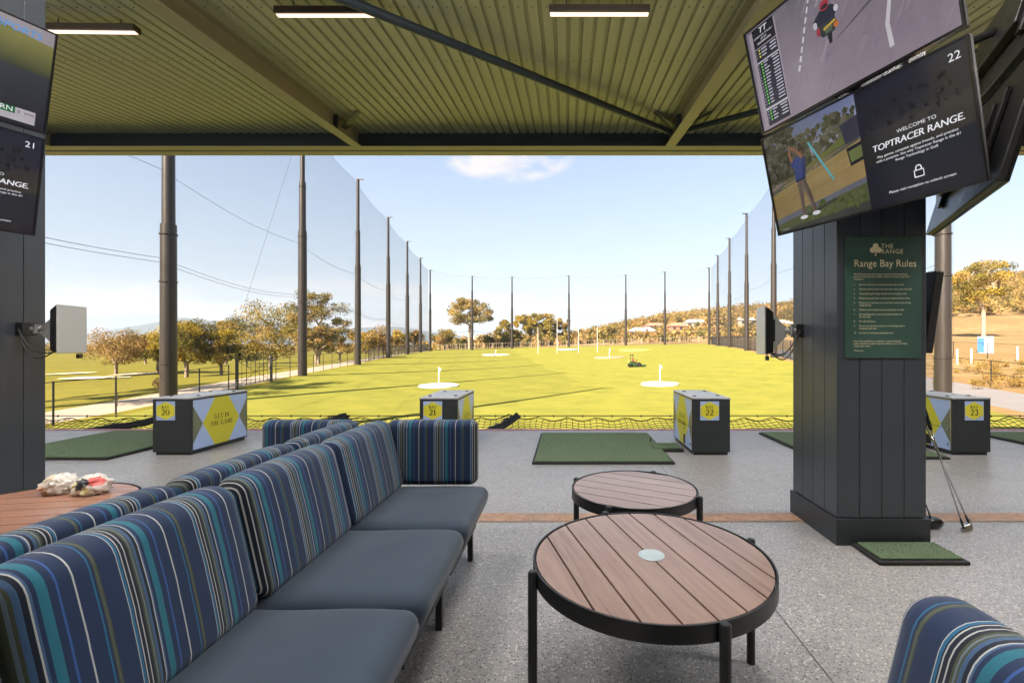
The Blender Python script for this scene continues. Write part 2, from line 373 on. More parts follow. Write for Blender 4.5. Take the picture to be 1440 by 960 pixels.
# serif numerals / letters as thick-and-thin strokes in a 0..1 high cell
def serif(art, ch, x, y, h, col, z=3):
    def st(pts, ws): art.line([(x+p[0]*h, y+p[1]*h) for p in pts], [w*h*1.3 for w in ws], col, z)
    def arc(cx, cy, rx, ry, a0, a1, n=14): return [(cx+rx*math.cos(R(a0+(a1-a0)*i/n)), cy+ry*math.sin(R(a0+(a1-a0)*i/n))) for i in range(n+1)]
    T, K = .045, .16
    if ch == '0':
        p = arc(.36, .5, .29, .47, 0, 360, 28); st(p, [T+(K-T)*abs(math.cos(R(360*i/28)))**1.5 for i in range(29)]); return .76
    if ch == '1':
        st([(.24,0),(.24,.97)], [K,K]); st([(.05,.8),(.2,.95)], [T,T]); st([(.06,.025),(.42,.025)], [.05,.05]); return .5
    if ch == '2':
        p = arc(.32, .7, .25, .26, 165, -25, 14); st(p, [T+.12*(i/14)**1.0 for i in range(15)]); st([(.54,.6),(.3,.28),(.05,.08)], [K,.09,T]); st([(.03,.06),(.6,.06)], [.12,.12]); st([(.6,.0),(.63,.22)], [.05,.03]); st([(.075,.74),(.1,.8)], [.12,.12]); return .7
    if ch == '3':
        p = arc(.3, .73, .22, .23, 150, -85, 14); st(p, [T+(K-T)*math.sin(math.pi*i/14) for i in range(15)])
        p = arc(.3, .27, .26, .255, 90, -150, 14); st(p, [T+(K-T)*math.sin(math.pi*i/14) for i in range(15)]); st([(.08,.16),(.1,.22)], [.12,.12]); st([(.1,.78),(.12,.84)], [.11,.11]); return .66
    K = .13; sf = lambda px, py, w=.26: st([(px-w/2,py),(px+w/2,py)], [.045,.045])
    if ch == 'A': st([(.05,0),(.36,1)], [T,T]); st([(.36,1),(.68,0)], [K,K]); st([(.16,.33),(.56,.33)], [T,T]); sf(.05,.02); sf(.68,.02); return .84
    if ch == 'B':
        st([(.14,0),(.14,1)], [K,K]); p = arc(.28,.75,.24,.235,90,-90); st([(.1,.985)]+p+[(.1,.515)], [T]+[T+.09*math.sin(math.pi*i/14) for i in range(15)]+[T])
        p = arc(.3,.26,.28,.245,90,-90); st([(.1,.505)]+p+[(.1,.015)], [T]+[T+.1*math.sin(math.pi*i/14) for i in range(15)]+[T]); return .74
    if ch == 'Y': st([(.05,1),(.36,.45)], [K,K]); st([(.66,1),(.36,.45)], [T,T]); st([(.36,.47),(.36,0)], [K,K]); sf(.05,.98); sf(.66,.98); sf(.36,.02); return .76
    if ch == 'G':
        p = arc(.42,.5,.36,.48,50,310,20); st(p, [T+.09*math.sin(math.pi*i/20) for i in range(21)]); st([(.68,.02),(.68,.42)], [.11,.11]); sf(.66,.43,.3); return .9
    if ch == 'E': st([(.14,0),(.14,1)], [K,K]); [st([(.1,yy),(ww,yy)], [.05,.05]) for yy, ww in ((.975,.54),(.5,.42),(.025,.58))]; st([(.54,.82),(.54,1)], [.04,.04]); st([(.58,0),(.58,.2)], [.04,.04]); return .68
    if ch == 'T': st([(.36,0),(.36,1)], [K,K]); st([(.04,.975),(.68,.975)], [.05,.05]); st([(.04,.8),(.04,1)], [.04,.04]); st([(.68,.8),(.68,1)], [.04,.04]); sf(.36,.02); return .76
    if ch == 'I': st([(.16,0),(.16,1)], [K,K]); sf(.16,.02,.3); sf(.16,.98,.3); return .36
    if ch == 'N': st([(.1,0),(.1,1)], [T,T]); st([(.1,1),(.68,0)], [K,K]); st([(.68,0),(.68,1)], [T,T]); sf(.1,.02); sf(.68,.98); return .82
    if ch == 'H': st([(.14,0),(.14,1)], [K,K]); st([(.66,0),(.66,1)], [K,K]); st([(.14,.5),(.66,.5)], [T,T]); [sf(a, b_) for a in (.14,.66) for b_ in (.02,.98)]; return .84
    if ch == 'M': st([(.1,0),(.14,1)], [T,T]); st([(.14,1),(.46,.1)], [K,K]); st([(.46,.1),(.78,1)], [T,T]); st([(.8,0),(.8,1)], [K,K]); sf(.1,.02); sf(.8,.02); return .98
    return .35
def serif_text(art, txt, xc, y, h, col, z=3, gap=.06):
    dummy = Art(); w = sum(serif(dummy, c, 0, 0, h, col)*h+gap*h for c in txt)-gap*h; x = xc-w/2
    for c in txt: x += serif(art, c, x, y, h, col, z)*h+gap*h
    return w

# ------------------------------------------------------------------ camera, light, sky
cam = bpy.data.cameras.new('camera'); cam.lens = 16; cam.sensor_width = 36; cam.shift_x = (720-797)/1440; cam.shift_y = (488-480)/1440
cam.clip_start = .05; cam.clip_end = 30000
co = bpy.data.objects.new('camera', cam); C.objects.link(co); co.location = (0,0,CAMH); co.rotation_euler = (R(90),0,0); sc.camera = co
sun = bpy.data.lights.new('sun', 'SUN'); sun.energy = 4.6; sun.angle = R(.5); sun.color = (1,.86,.68)
so = bpy.data.objects.new('sun', sun); C.objects.link(so)
az = R(SUN_AZ); d = Vector((math.sin(az)*math.cos(R(SUN_EL)), math.cos(az)*math.cos(R(SUN_EL)), -math.sin(R(SUN_EL))))
so.rotation_euler = d.to_track_quat('-Z', 'Y').to_euler(); so.location = (-20,-20,30)
w = bpy.data.worlds.new('World'); sc.world = w; w.use_nodes = True; nt = w.node_tree; bg = nt.nodes['Background']
sky = N(nt, 'ShaderNodeTexSky', sky_type='NISHITA'); sky.sun_disc = False; sky.sun_elevation = R(SUN_EL); sky.sun_rotation = R(SUN_AZ+180)
sky.air_density = 1.; sky.dust_density = 1.2; sky.ozone_density = 1.2; sky.altitude = 50
geo = N(nt, 'ShaderNodeTexCoord'); sp = N(nt, 'ShaderNodeSeparateXYZ'); L(nt, geo.outputs['Generated'], sp.inputs[0])
ys = mth(nt, 'MAXIMUM', sp.outputs[1], .05); S = mth(nt, 'DIVIDE', sp.outputs[0], ys); T = mth(nt, 'DIVIDE', sp.outputs[2], ys)
cv = N(nt, 'ShaderNodeCombineXYZ'); L(nt, S, cv.inputs[0]); L(nt, mth(nt, 'MULTIPLY', T, 2.2), cv.inputs[1])
nz = noise(nt, cv.outputs[0], 9, 8, .6, .3); nb = noise(nt, vmul(nt, cv.outputs[0], (1,3.2,1)), 2.6, 8, .62, .3)
def blob(cx, cy, rx, ry):
    a = mth(nt, 'POWER', mth(nt, 'DIVIDE', mth(nt, 'SUBTRACT', S, cx), rx), 2.); b = mth(nt, 'POWER', mth(nt, 'DIVIDE', mth(nt, 'SUBTRACT', T, cy), ry), 2.)
    return mth(nt, 'SUBTRACT', 1., mth(nt, 'ADD', a, b), True)
c1 = mth(nt, 'MULTIPLY', mth(nt, 'MULTIPLY', blob(-.128,.418,.15,.06), 2.6, True), ramp(nt, nz, [(.36, 0.), (.55, 1.)]), True)
c2 = mth(nt, 'MULTIPLY', mth(nt, 'MULTIPLY', mth(nt, 'MULTIPLY', blob(-.8,.075,.85,.085), 2., True), ramp(nt, nb, [(.42, 0.), (.6, 1.)])), 1., True)
cl = mth(nt, 'MULTIPLY', mth(nt, 'MAXIMUM', c1, c2), mth(nt, 'GREATER_THAN', sp.outputs[1], .06))
hz = ramp(nt, mth(nt, 'ABSOLUTE', sp.outputs[2]), [(0., .9), (.1, .62), (.42, 0.)])
CLOUD = 3.1
skyc = mixc(nt, .4, sky.outputs[0], (1.3,1.3,1.35))
skyc = mixc(nt, hz, skyc, (1.75,1.82,1.95))
skyc = mixc(nt, mth(nt, 'MULTIPLY', cl, .85), skyc, (CLOUD*.98,CLOUD*.9,CLOUD*.86))
L(nt, skyc, bg.inputs[0]); bg.inputs[1].default_value = .06
sc.view_settings.view_transform = 'Standard'; sc.view_settings.look = 'None'; sc.view_settings.exposure = EXPO; sc.view_settings.gamma = 1
sc.cycles.use_denoising = True; sc.cycles.max_bounces = 8; sc.cycles.diffuse_bounces = 5; sc.cycles.glossy_bounces = 3; sc.cycles.transparent_max_bounces = 24
sc.cycles.sample_clamp_indirect = 6; sc.cycles.caustics_reflective = False; sc.cycles.caustics_refractive = False

# ------------------------------------------------------------------ terrain
LP = [(-60,-1.9),(24,-1.9),(41,-1.37),(58,-1.03),(75,-.56),(92,-.24),(109,0),(126,.1),(140,.2),(400,1)]
CP = [(-60,-1.9),(24,-1.9),(35,-1.8),(61,-1.47),(87,-.7),(110,.3),(136,1.2),(150,1.4),(400,4)]
RP = [(-60,-1.8),(20,-1.75),(41,-.9),(58,-.1),(75,.65),(92,1.2),(109,1.5),(126,1.8),(140,2),(400,8)]
def prof(P, y): return float(np.interp(y, [p[0] for p in P], [p[1] for p in P]))
def XL(y): return -21.0-.165*(min(y, 140)-24)
def XR(y): return 19.84+.192*(min(y, 140)-24)
def sst(a, b, x): t = max(0, min(1, (x-a)/(b-a))); return t*t*(3-2*t)
HA = [(-9,0),(-.35,0),(-.1,1),(.05,4.5),(.3,17),(.5,25),(.9,47),(1.5,56),(9,56)]
def ground(x, y):
    l, c, r = prof(LP, y), prof(CP, y), prof(RP, y); xl, xr = XL(y), XR(y); u = (x-xl)/(xr-xl); uu = max(0, min(1, u))
    z = l*(1-uu)*(1-2*uu)+c*4*uu*(1-uu)+r*uu*(2*uu-1)
    if u < 0: z = z+(-2.5-z)*sst(0, 22, xl-x)+.35*mnoise.noise((x*.05, y*.05, 0))*sst(2, 20, xl-x)
    if u > 1:
        d = x-xr; z += sst(1, 14, d)*.5+.02*min(d, 150)+.5*mnoise.noise((x*.07, y*.07, 3))*sst(1, 12, d)
    if y > 140:
        z += mnoise.noise((x*.01, y*.01, 0))*1.2*sst(140, 220, y)
    a = x/max(y, 30); A = float(np.interp(a, [p[0] for p in HA], [p[1] for p in HA]))
    z += A*(1+.12*mnoise.noise((x*.008, y*.008, 5)))*sst(110, 430, y)*(1-.5*sst(520, 1500, y))
    if y > 1500: z *= 1-sst(1500, 4000, y)
    return z
def ray(u, v, ymin=12, ymax=900):
    """where the sight line through the photo point (u,v) meets the ground"""
    y = ymin
    while y < ymax:
        x = (u-797)*y/640; z = CAMH-(v-488)*y/640
        if z <= ground(x, y): break
        y += .25
    return Vector((x, y, ground(x, y)))
rows = [-40,-20,-6,4,10,14,18,22,26,30]+list(np.arange(34, 141, 3.5))+[146,152,160,170,180,195,210,230,250,275,300,330,360,400,450,520,600,700,850,1050,1300,1700,2300,3200,4500,6500,9000]
lo = [9000,5000,2600,1300,800,500,340,250,190,150,120,98,80,66,54,44,36,29,23,18,14,10.5,7.5,4.8]
cols = [('L', d) for d in lo]+[('L', .9)]+[('I', k/26) for k in range(27)]+[('R', d) for d in [1.2,3,5]+lo[::-1][1:]]
def cx(c, y):
    if c[0] == 'L': return XL(y)-c[1]
    if c[0] == 'R': return XR(y)+c[1]
    return XL(y)+(XR(y)-XL(y))*c[1]
P = [[(cx(c, y), y, ground(cx(c, y), y)) for c in cols] for y in rows]
iL = cols.index(('L', 4.8)); i0 = cols.index(('I', 0.)); i1 = cols.index(('I', 1.))
def sheet(name, m, test):
    idx = {}; mb = MB()
    for j in range(len(rows)-1):
        for i in range(len(cols)-1):
            if test(i, rows[j]):
                q = []
                for (jj, ii) in ((j,i),(j,i+1),(j+1,i+1),(j+1,i)):
                    if (jj,ii) not in idx: idx[(jj,ii)] = len(mb.v); mb.v.append(P[jj][ii])
                    q.append(idx[(jj,ii)])
                mb.f.append(tuple(q)); mb.mi.append(0)
    return struct(mb, name, m, 180)
FEND = 137
sheet('range_lawn', m_lawn, lambda i, y: i0 <= i < i1 and y < FEND)
sheet('gravel_path', m_path, lambda i, y: i == iL and y < FEND)
sheet('golf_course_ground', m_rough, lambda i, y: i < iL or (i == iL+1-1+1 and i < i0 and y < FEND) or (i >= iL and i < i0+9 and y >= FEND and not (i == iL and y < FEND)))
sheet('dry_ground', m_dirt, lambda i, y: (i >= i1 and not (i1+1 <= i < i1+3 and y < 70)) or (i >= i0+9 and y >= FEND))
sheet('service_path', m_asph, lambda i, y: i1+1 <= i < i1+3 and y < 70)
# mountains on the left horizon
mb = MB(); rnd = random.Random(4)
prof_m = [(60,478),(130,468),(170,461),(210,455),(235,449),(258,446),(285,450),(330,452),(380,454),(430,458),(480,463),(520,460),(560,459),(600,466),(650,472),(720,478)]
D = 6500.; n = 160; rowsm = []
for k in range(n+1):
    u = -500+(760+500)*k/n; v = float(np.interp(u, [p[0] for p in prof_m], [p[1] for p in prof_m]))+1.2*mnoise.noise((u*.05, 0, 0))
    zt = (488-v)*D/640; x = (u-797)*D/640
    rowsm.append([(x*f_, D*f_, zt*g+(mnoise.noise((x*.002, f_*9, 1))*40*(g > 0)*(g < 1))) for f_, g in ((.8,-.3),(.86,.3),(.93,.68),(1.,1.),(1.15,.5),(1.3,-.2))])
for k in range(n):
    for i in range(5): mb.quad(rowsm[k][i], rowsm[k+1][i], rowsm[k+1][i+1], rowsm[k][i+1])
struct(mb, 'mountains', m_hill, 180)

# ------------------------------------------------------------------ deck and canopy
mb = MB(); mb.box(-26,-6,-.35,26,6.68,0); struct(mb, 'deck', m_conc)
mb = MB(); mb.box(-26,6.682,-1.9,26,6.72,-.02); struct(mb, 'deck_edge', m_steel_dk)
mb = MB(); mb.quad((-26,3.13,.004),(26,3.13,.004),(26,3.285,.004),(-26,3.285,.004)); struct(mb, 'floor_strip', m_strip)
mb = MB(); mb.quad((-26,6.56,.004),(26,6.56,.004),(26,6.625,.004),(-26,6.625,.004)); struct(mb, 'red_line', m_redline)
def zs(y): return 5.37-.12*(8.9-y)
can = thing('roof_canopy', 'ribbed steel canopy roof over the driving bays on deep rafters', 'canopy roof', (0,9,0))
mb = MB(); per = .155; x = -26.; prs = []
while x < 26: prs += [(x, 0), (x+.108, 0), (x+.120, .034), (x+.143, .034)]; x += per
for i in range(len(prs)-1):
    a, b = prs[i], prs[i+1]
    for (y0, y1) in ((-6, 1.5), (1.5, 5.5), (5.5, 9.0)):
        mb.quad((a[0],y0,zs(y0)+a[1]),(a[0],y1,zs(y1)+a[1]),(b[0],y1,zs(y1)+b[1]),(b[0],y0,zs(y0)+b[1]))
for i in range(0, len(prs)-1, 4):    # lap seam
    pass
mb.box(-26,-6,zs(-6)+.09,26,-5.9,zs(-6)+.1)
# solid top skin so the sheet has thickness
mb.quad((-26,-6,zs(-6)+.06),(26,-6,zs(-6)+.06),(26,9,zs(9)+.06),(-26,9,zs(9)+.06))
mb.build('roof_sheet', m_sheet, can)
mb = MB()
for y in (3.8,4.95,6.1,7.25,8.45):
    x = -26.
    while x < 14:
        if x > -9: mb.box(x+.046, y-.006, zs(y)-.006, x+.058, y+.006, zs(y)+.004)
        x += per
o = mb.build('screw_heads', m_steel_dk, can); o['kind'] = 'stuff'
RAFT = [-16.06,-10.06,-4.06,2.0,8.0,14.0,20.0]
for X in RAFT:
    mb = MB(); y0, y1 = -6, 8.86
    def slab(xa, xb, da, db):
        mb._add([(xa,y0,zs(y0)+da),(xb,y0,zs(y0)+da),(xb,y1,zs(y1)+da),(xa,y1,zs(y1)+da),(xa,y0,zs(y0)+db),(xb,y0,zs(y0)+db),(xb,y1,zs(y1)+db),(xa,y1,zs(y1)+db)],
                [(0,3,2,1),(4,5,6,7),(0,1,5,4),(1,2,6,5),(2,3,7,6),(3,0,4,7)])
    slab(X-.095,X+.095,-.285,-.268); slab(X-.006,X+.006,-.266,-.02); slab(X-.095,X+.095,-.018,-.003)
    r_ = mb.build('rafter', m_steel, can)
    for sx in (-1, 1):
        mb = MB(); y = 7.9; mb.box(X+sx*.01, y-.006, zs(y)-.26, X+sx*.09, y+.006, zs(y)-.02)
        mb._add([(X+sx*.02,8.15,zs(8.15)-.14),(X+sx*.5,7.75,zs(7.75)-.01),(X+sx*.5,7.85,zs(7.8)-.01),(X+sx*.02,8.35,zs(8.35)-.14),
                 (X+sx*.02,8.15,zs(8.15)-.13),(X+sx*.5,7.75,zs(7.75)-.002),(X+sx*.5,7.85,zs(7.8)-.002),(X+sx*.02,8.35,zs(8.35)-.13)],[(0,3,2,1),(4,5,6,7),(0,1,5,4),(1,2,6,5),(2,3,7,6),(3,0,4,7)])
        mb.build('gusset', m_steel_dk, r_)
mb = MB(); mb.box(-26,8.88,5.092,26,8.9,5.43); mb.build('edge_beam', m_steel_dk, can)  # upright faces dark, undersides pale: shade and grass bounce are in the colours
mb = MB(); mb.box(-26,8.8,5.075,26,8.99,5.089); mb.build('beam_flange', m_fascia_lit, can)
mb = MB(); mb.box(-26,9.02,5.072,26,9.16,5.52); mb.build('gutter', m_steel_dk, can)
mb = MB(); mb.box(-26,9.0,5.06,26,9.18,5.069); mb.build('gutter_lip', m_fascia_lit, can)
for (a, b) in (((-3.98,3.0,zs(3)-.15),(1.93,8.45,zs(8.45)-.13)),((7.9,3.0,zs(3)-.15),(2.08,8.45,zs(8.45)-.13))):
    mb = MB(); mb.tube([a,b], .052, 14); br = mb.build('brace', m_steel_dk, can, 40)
    mb = MB(); dd = (Vector(b)-Vector(a)).normalized(); e = Vector(b); mb.tube([e-dd*.02, e+dd*.12], .02, 8); mb.build('brace_lug', m_steel_dk, br)
for X in (-10.06, -4.06):   # bay behind the camera and next to it: the braces go on in a zigzag
    pass
rw = MB(); rw.box(-26,-6.2,-.35,26,-6,3.55); tag(rw.build('rear_wall', m_wall), 'pale painted rear wall behind the lounge seats', 'wall')

# columns
def column(X, Y, label):
    c = thing('column', label, 'column', (X,Y,0), 'clad columns between the bays')
    h = .272; mb = MB(); mb.box(X-h+.012,Y-h+.012,.1,X+h-.012,Y+h-.012,zs(Y)-.29); mb.build('core', m_groove, c)
    for side in range(4):
        M4 = Matrix.Translation((X,Y,0)) @ Matrix.Rotation(side*math.pi/2, 4, 'Z'); mb = MB()
        k = 4; wd = (2*h-.004)/k
        for i in range(k): mb.box(-h+.002+i*wd+.002, -h, .165, -h+.002+(i+1)*wd-.002, -h+.0125, zs(Y)-.3, M4)
        mb.build('cladding', m_clad, c, bevel=.002)
    mb = MB(); b = h+.014; mb.box(X-b,Y-b,0,X+b,Y+b,.16); mb.build('skirting', m_clad_dark, c, bevel=.003)
    return c
PX, PY = 1.917, 3.04; QX = -4.062
column(PX, PY, 'dark slate clad column with the green rules board'); column(QX, PY, 'dark slate clad column at the left edge beside bay 20')

# rules board
rb = thing('rules_board', 'dark green board of range bay rules on the right column', 'sign', (PX,PY-.29,0))
bw, bh = .462, .735; bx = 1190; bz1 = CAMH+(488-333)*2.765/640; bx0 = (1188-797)*2.765/640
mb = MB(); yb = PY-.272-.008; mb.box(bx0, yb, bz1-bh, bx0+bw, PY-.2735, bz1); mb.build('panel', M('board_green', (.032,.085,.066), .5, 0, .08, 4), rb, bevel=.0015)
A = Art(); cream = s(240,230,196)
def logo(A, x, y, r, col):
    for (dx, dy) in ((0,.9),(-.95,-.35),(.95,-.35)): A.disc(x+dx*r, y+dy*r, r*.92, r*.92, col, 2+dx*.4)
    A.disc(x, y, r*.6, r*.6, col, 3); A.poly([(x-.18*r,y),(x+.18*r,y),(x+.2*r,y-1.5*r),(x-.2*r,y-1.5*r)], col, 3.5); A.disc(x, y-1.9*r, r*.3, r*.3, col, 2)
logo(A, .183, .66, .019, cream); A.text('THE', .215, .664, .038, cream, sx=1.02, spacing=1.1); A.text('RANGE', .215, .632, .038, cream, sx=1.02, spacing=1.1)
A.text('Range Bay Rules', .05, .552, .062, cream, sx=.93)
A.text('The following rules are in place to ensure all Driving Range\npatrons enjoy themselves safely - failure to comply may result\nin ejection.', .05, .503, .0135, cream, line=1.1)
yy = .44
for i, t in enumerate(('Do not under any circumstances pass the red line.', 'Only one person upon the tee/on the mat at any one time.', 'No practice golf swings outside the driving bay areas.',
    'Please place golf clubs in stands provided between shots.', 'Please do not attempt to hit golf balls outside the driving\nrange fairway.', 'Children must always be accompanied by an adult.',
    'No standing past or removing balls provided on\nthe tee mats.', 'No silly behaviour.', 'Ensure you are aware of your surroundings before\nswinging a golf club.', 'No food or drink past the yellow line.')):
    A.text(str(i+1)+'.', .05, yy, .0135, cream); A.text(t, .082, yy, .0135, cream, line=1.1); yy -= .0275+(.015 if '\n' in t else 0)
A.text('If you have questions or queries or notice unfriendly\npatron behaviour, please seek the assistance of our friendly\nrange leader team.', .05, .098, .0135, cream, line=1.1)
A.text('Thank you.', .05, .04, .0135, cream)
A.build('lettering', m_printed, (bx0, yb-.0006, bz1-bh), (1,0,0), (0,0,1), rb)

# ------------------------------------------------------------------ screens
def screen_frame(c, yaw, pitch):
    r = Vector((math.cos(yaw), math.sin(yaw), 0)); n = Vector((math.sin(yaw), -math.cos(yaw), 0)); u = Vector((0,0,1))*math.cos(pitch)+n*math.sin(pitch)
    return r, u, r.cross(u)
TW, TH = 1.1, .6325
def tv(label, c, yaw, pitch, arts, mountx, group='screens hung on the columns'):
    c = Vector(c); r, u, n = screen_frame(c, yaw, pitch)
    t = thing('wall_screen', label, 'television', c, group)
    M4 = Matrix.Translation(c) @ Matrix((r, u, n)).transposed().to_4x4()
    mb = MB(); mb.box(-TW/2,-TH/2,-.045,TW/2,TH/2,-.012, M4); mb.build('casing', m_plastic, t, bevel=.006)
    mb = MB(); bz = .009
    for (a, b, c_, d_) in ((-TW/2,-TH/2,TW/2,-TH/2+bz*1.6),(-TW/2,TH/2-bz,TW/2,TH/2),(-TW/2,-TH/2+bz*1.6,-TW/2+bz,TH/2-bz),(TW/2-bz,-TH/2+bz*1.6,TW/2,TH/2-bz)): mb.box(a,b,-.0118,c_,d_,.002, M4)
    mb.build('bezel', m_glossblack, t)
    org = c-r*(TW/2-bz)-u*(TH/2-bz*1.6)-n*.0112
    if arts: arts[0].build('screen', m_screen, org, r, u, t, .0003) 
    else:
        mb = MB(); mb.box(-TW/2+bz,-TH/2+bz*1.6,-.0118,TW/2-bz,TH/2-bz,-.008, M4); mb.build('screen', m_glossblack, t)
    if arts and len(arts) > 1: arts[1].build('lettering', m_graphic, org+n*.0046, r, u, t, .0003)
    mb = MB(); mb.box(-.3,-.14,-.09,.3,.14,-.046, M4); mb.box(-.34,-.2,-.07,-.29,.2,-.047, M4); mb.box(.29,-.2,-.07,.34,.2,-.047, M4); mb.build('rear_cover', m_plastic, t, bevel=.005)
    mb = MB(); p0 = c-n*.09; m_ = Vector(mountx); m_.z = p0.z-.05; mb.tube([p0, p0.lerp(m_, .5)+Vector((0,0,.02)), m_], .022, 8); mb.box(m_.x-.06, m_.y-.012, m_.z-.09, m_.x+.06, m_.y+.012, m_.z+.09); mb.build('mount_arm', m_black, t, 40)
    return t, (r, u, n)
SW, SH = TW-.018, TH-.0234
white = s(235,235,240)
def lock(A, x, y, w_, col):
    A.line([(x-w_/2,y),(x+w_/2,y),(x+w_/2,y+w_*.8),(x-w_/2,y+w_*.8),(x-w_/2,y)], w_*.14, col, 3)
    A.line([(x-w_*.3,y+w_*.85)]+[(x+w_*.3*math.cos(R(a)), y+w_*1.05+w_*.33*math.sin(R(a))) for a in range(180, -1, -30)]+[(x+w_*.3,y+w_*.85)], w_*.14, col, 3)
def leafy(A, x0, y0, x1, y1, cols, n, rad, z, rd):
    for _ in range(n):
        x = rd.uniform(x0, x1); y = rd.uniform(y0, y1); rr = rad*rd.uniform(.4, 1.2); k = rd.randint(5, 8); ph = rd.random()*6
        A.poly([(min(max(x+rr*rd.uniform(.6,1.2)*math.cos(ph+6.283*i/k), 0), SW), min(max(y+rr*rd.uniform(.6,1.2)*math.sin(ph+6.283*i/k), 0), SH)) for i in range(k)], rd.choice(cols), z)
def welcome_art(num):
    A = Art(); rd = random.Random(5); w2 = SW*.545
    A.grad([(0,0),(w2,0),(w2,SH),(0,SH)], [s(150,125,75),s(165,140,85),s(120,130,165),s(105,110,135)])
    A.grad([(0,SH*.62),(w2,SH*.72),(w2,SH),(0,SH)], [s(110,115,125),s(170,175,195),s(120,130,170),s(95,100,125)], 1)
    leafy(A, 0, SH*.5, w2*.35, SH, [s(60,62,45),s(78,78,62),s(98,96,84),s(44,46,36),s(120,116,104)], 420, .022, 2, rd)
    leafy(A, w2*.35, SH*.55, w2*.7, SH*.88, [s(62,64,48),s(86,86,66),s(104,102,84)], 150, .018, 2, rd)
    leafy(A, w2*.68, SH*.66, w2*.97, SH*.92, [s(68,70,50),s(92,92,72),s(110,106,86)], 130, .018, 2, rd)
    A.poly([(w2*.3,SH*.46),(w2,SH*.66),(w2,SH*.75),(w2*.6,SH*.62),(w2*.3,SH*.52)], s(106,112,60), 2.4)
    A.poly([(0,SH*.38),(w2*.4,SH*.48),(w2*.99,SH*.62),(w2*.99,SH*.66),(w2*.3,SH*.52),(0,SH*.44)], s(84,86,78), 2.6)
    A.grad([(0,SH*.12),(w2,SH*.28),(w2,SH*.62),(0,SH*.40)], [s(146,122,80),s(166,140,92),s(160,138,84),s(140,120,76)], 3)
    A.poly([(0,SH*.08),(w2,SH*.24),(w2,SH*.29),(0,SH*.14)], s(104,108,118), 4)
    A.poly([(0,0),(w2,0),(w2,SH*.24),(0,SH*.09)], s(86,92,54), 4); A.poly([(0,0),(w2,0),(w2,SH*.08),(0,SH*.02)], s(62,64,58), 5)
    leafy(A, w2*.3, SH*.06, w2*.98, SH*.2, [s(70,84,40),s(96,104,56)], 120, .012, 5, rd)
    A.line([(w2*.50,SH*.78),(w2*.70,SH*.36)], .012, s(92,178,186), 6)
    # golfer
    X, Y = w2*.33, SH*.1
    pants = s(112,96,84); shirt = s(48,66,128); skin = s(140,98,78)
    A.poly([(X-.012,Y+.22),(X+.048,Y+.22),(X+.072,Y+.12),(X+.09,Y+.015),(X+.066,Y+.005),(X+.045,Y+.11),(X+.028,Y+.16),(X+.018,Y+.1),(X+.012,Y+.0),(X-.012,Y+.0),(X-.006,Y+.11)], pants, 7)
    A.poly([(X-.016,Y+.215),(X+.05,Y+.22),(X+.066,Y+.30),(X+.072,Y+.345),(X+.03,Y+.362),(X-.022,Y+.35),(X-.034,Y+.325),(X-.012,Y+.29)], shirt, 8)
    A.disc(X+.052, Y+.385, .021, .026, s(52,42,38), 9); A.disc(X+.045, Y+.372, .012, .014, skin, 9)
    A.line([(X+.05,Y+.345),(X+.018,Y+.395),(X-.018,Y+.43)], .016, skin, 10); A.line([(X-.02,Y+.34),(X-.03,Y+.39),(X-.02,Y+.435)], .017, skin, 10)
    A.line([(X-.02,Y+.43),(X+.02,Y+.46),(X+.09,Y+.35)], .005, s(46,44,44), 11); A.disc(X-.002, Y-.002, .026, .011, white, 9); A.disc(X+.082, Y+.004, .026, .012, white, 9)
    A.poly([(X+.03,Y+.22),(X+.05,Y+.22),(X+.066,Y+.30),(X+.072,Y+.345),(X+.05,Y+.35),(X+.042,Y+.29)], s(34,46,98), 8.6); A.poly([(X-.014,Y+.215),(X+.05,Y+.222),(X+.05,Y+.23),(X-.014,Y+.224)], s(30,28,30), 9)
    A.poly([(X+.03,Y+.215),(X+.048,Y+.215),(X+.072,Y+.12),(X+.09,Y+.02),(X+.078,Y+.015),(X+.056,Y+.115)], s(86,74,66), 7.5); A.poly([(X+.004,Y+.2),(X+.012,Y+.2),(X+.012,Y+.02),(X+.002,Y+.02)], s(90,78,68), 7.6)
    A.poly([(X-.01,Y+.0),(X+.1,Y+.01),(X+.24,Y+.05),(X+.2,Y+.055)], s(58,62,42), 5.6)
    for q in range(26):
        yq = SH*(.2+.014*q); A.line([(w2*rd.uniform(0,.5), yq*.9), (w2*rd.uniform(.55,.98), yq*1.12)], .003, s(*rd.choice([(150,128,84),(178,154,104),(138,120,76)])), 3.2)
    # bay monitors in the picture
    A.poly([(w2*.86,SH*.62),(w2*1.0,SH*.64),(w2*1.0,SH*.83),(w2*.83,SH*.80)], s(58,58,72), 7); A.poly([(w2*.88,SH*.42),(w2*1.0,SH*.44),(w2*1.0,SH*.60),(w2*.86,SH*.58)], s(34,34,38), 7)
    A.poly([(w2*.89,SH*.45),(w2*1.0,SH*.47),(w2*1.0,SH*.57),(w2*.875,SH*.55)], s(112,122,72), 8)
    dk = [s(30,30,42),s(24,24,34),s(24,30,58),s(34,40,68)]
    A.grad([(w2,0),(SW,0),(SW,SH),(w2,SH)], [s(22,24,36),s(18,20,30),s(30,34,52),s(26,28,42)], 12)
    A.grad([(w2,SH*.35),(SW,SH*.42),(SW,SH*.66),(w2,SH*.62)], [s(32,31,32),s(56,50,40),s(50,47,44),s(28,29,36)], 13)
    leafy(A, w2+.04, SH*.6, SW-.05, SH*.85, [s(26,28,38),s(30,32,42),s(34,34,40)], 90, .018, 14, rd)
    B = Art(); xc = (w2+SW)/2
    B.text(num, SW-.075, SH-.07, .05, white); B.text('WELCOME TO', xc+.015, SH*.545, .024, white, 'CENTER', sx=1.1)
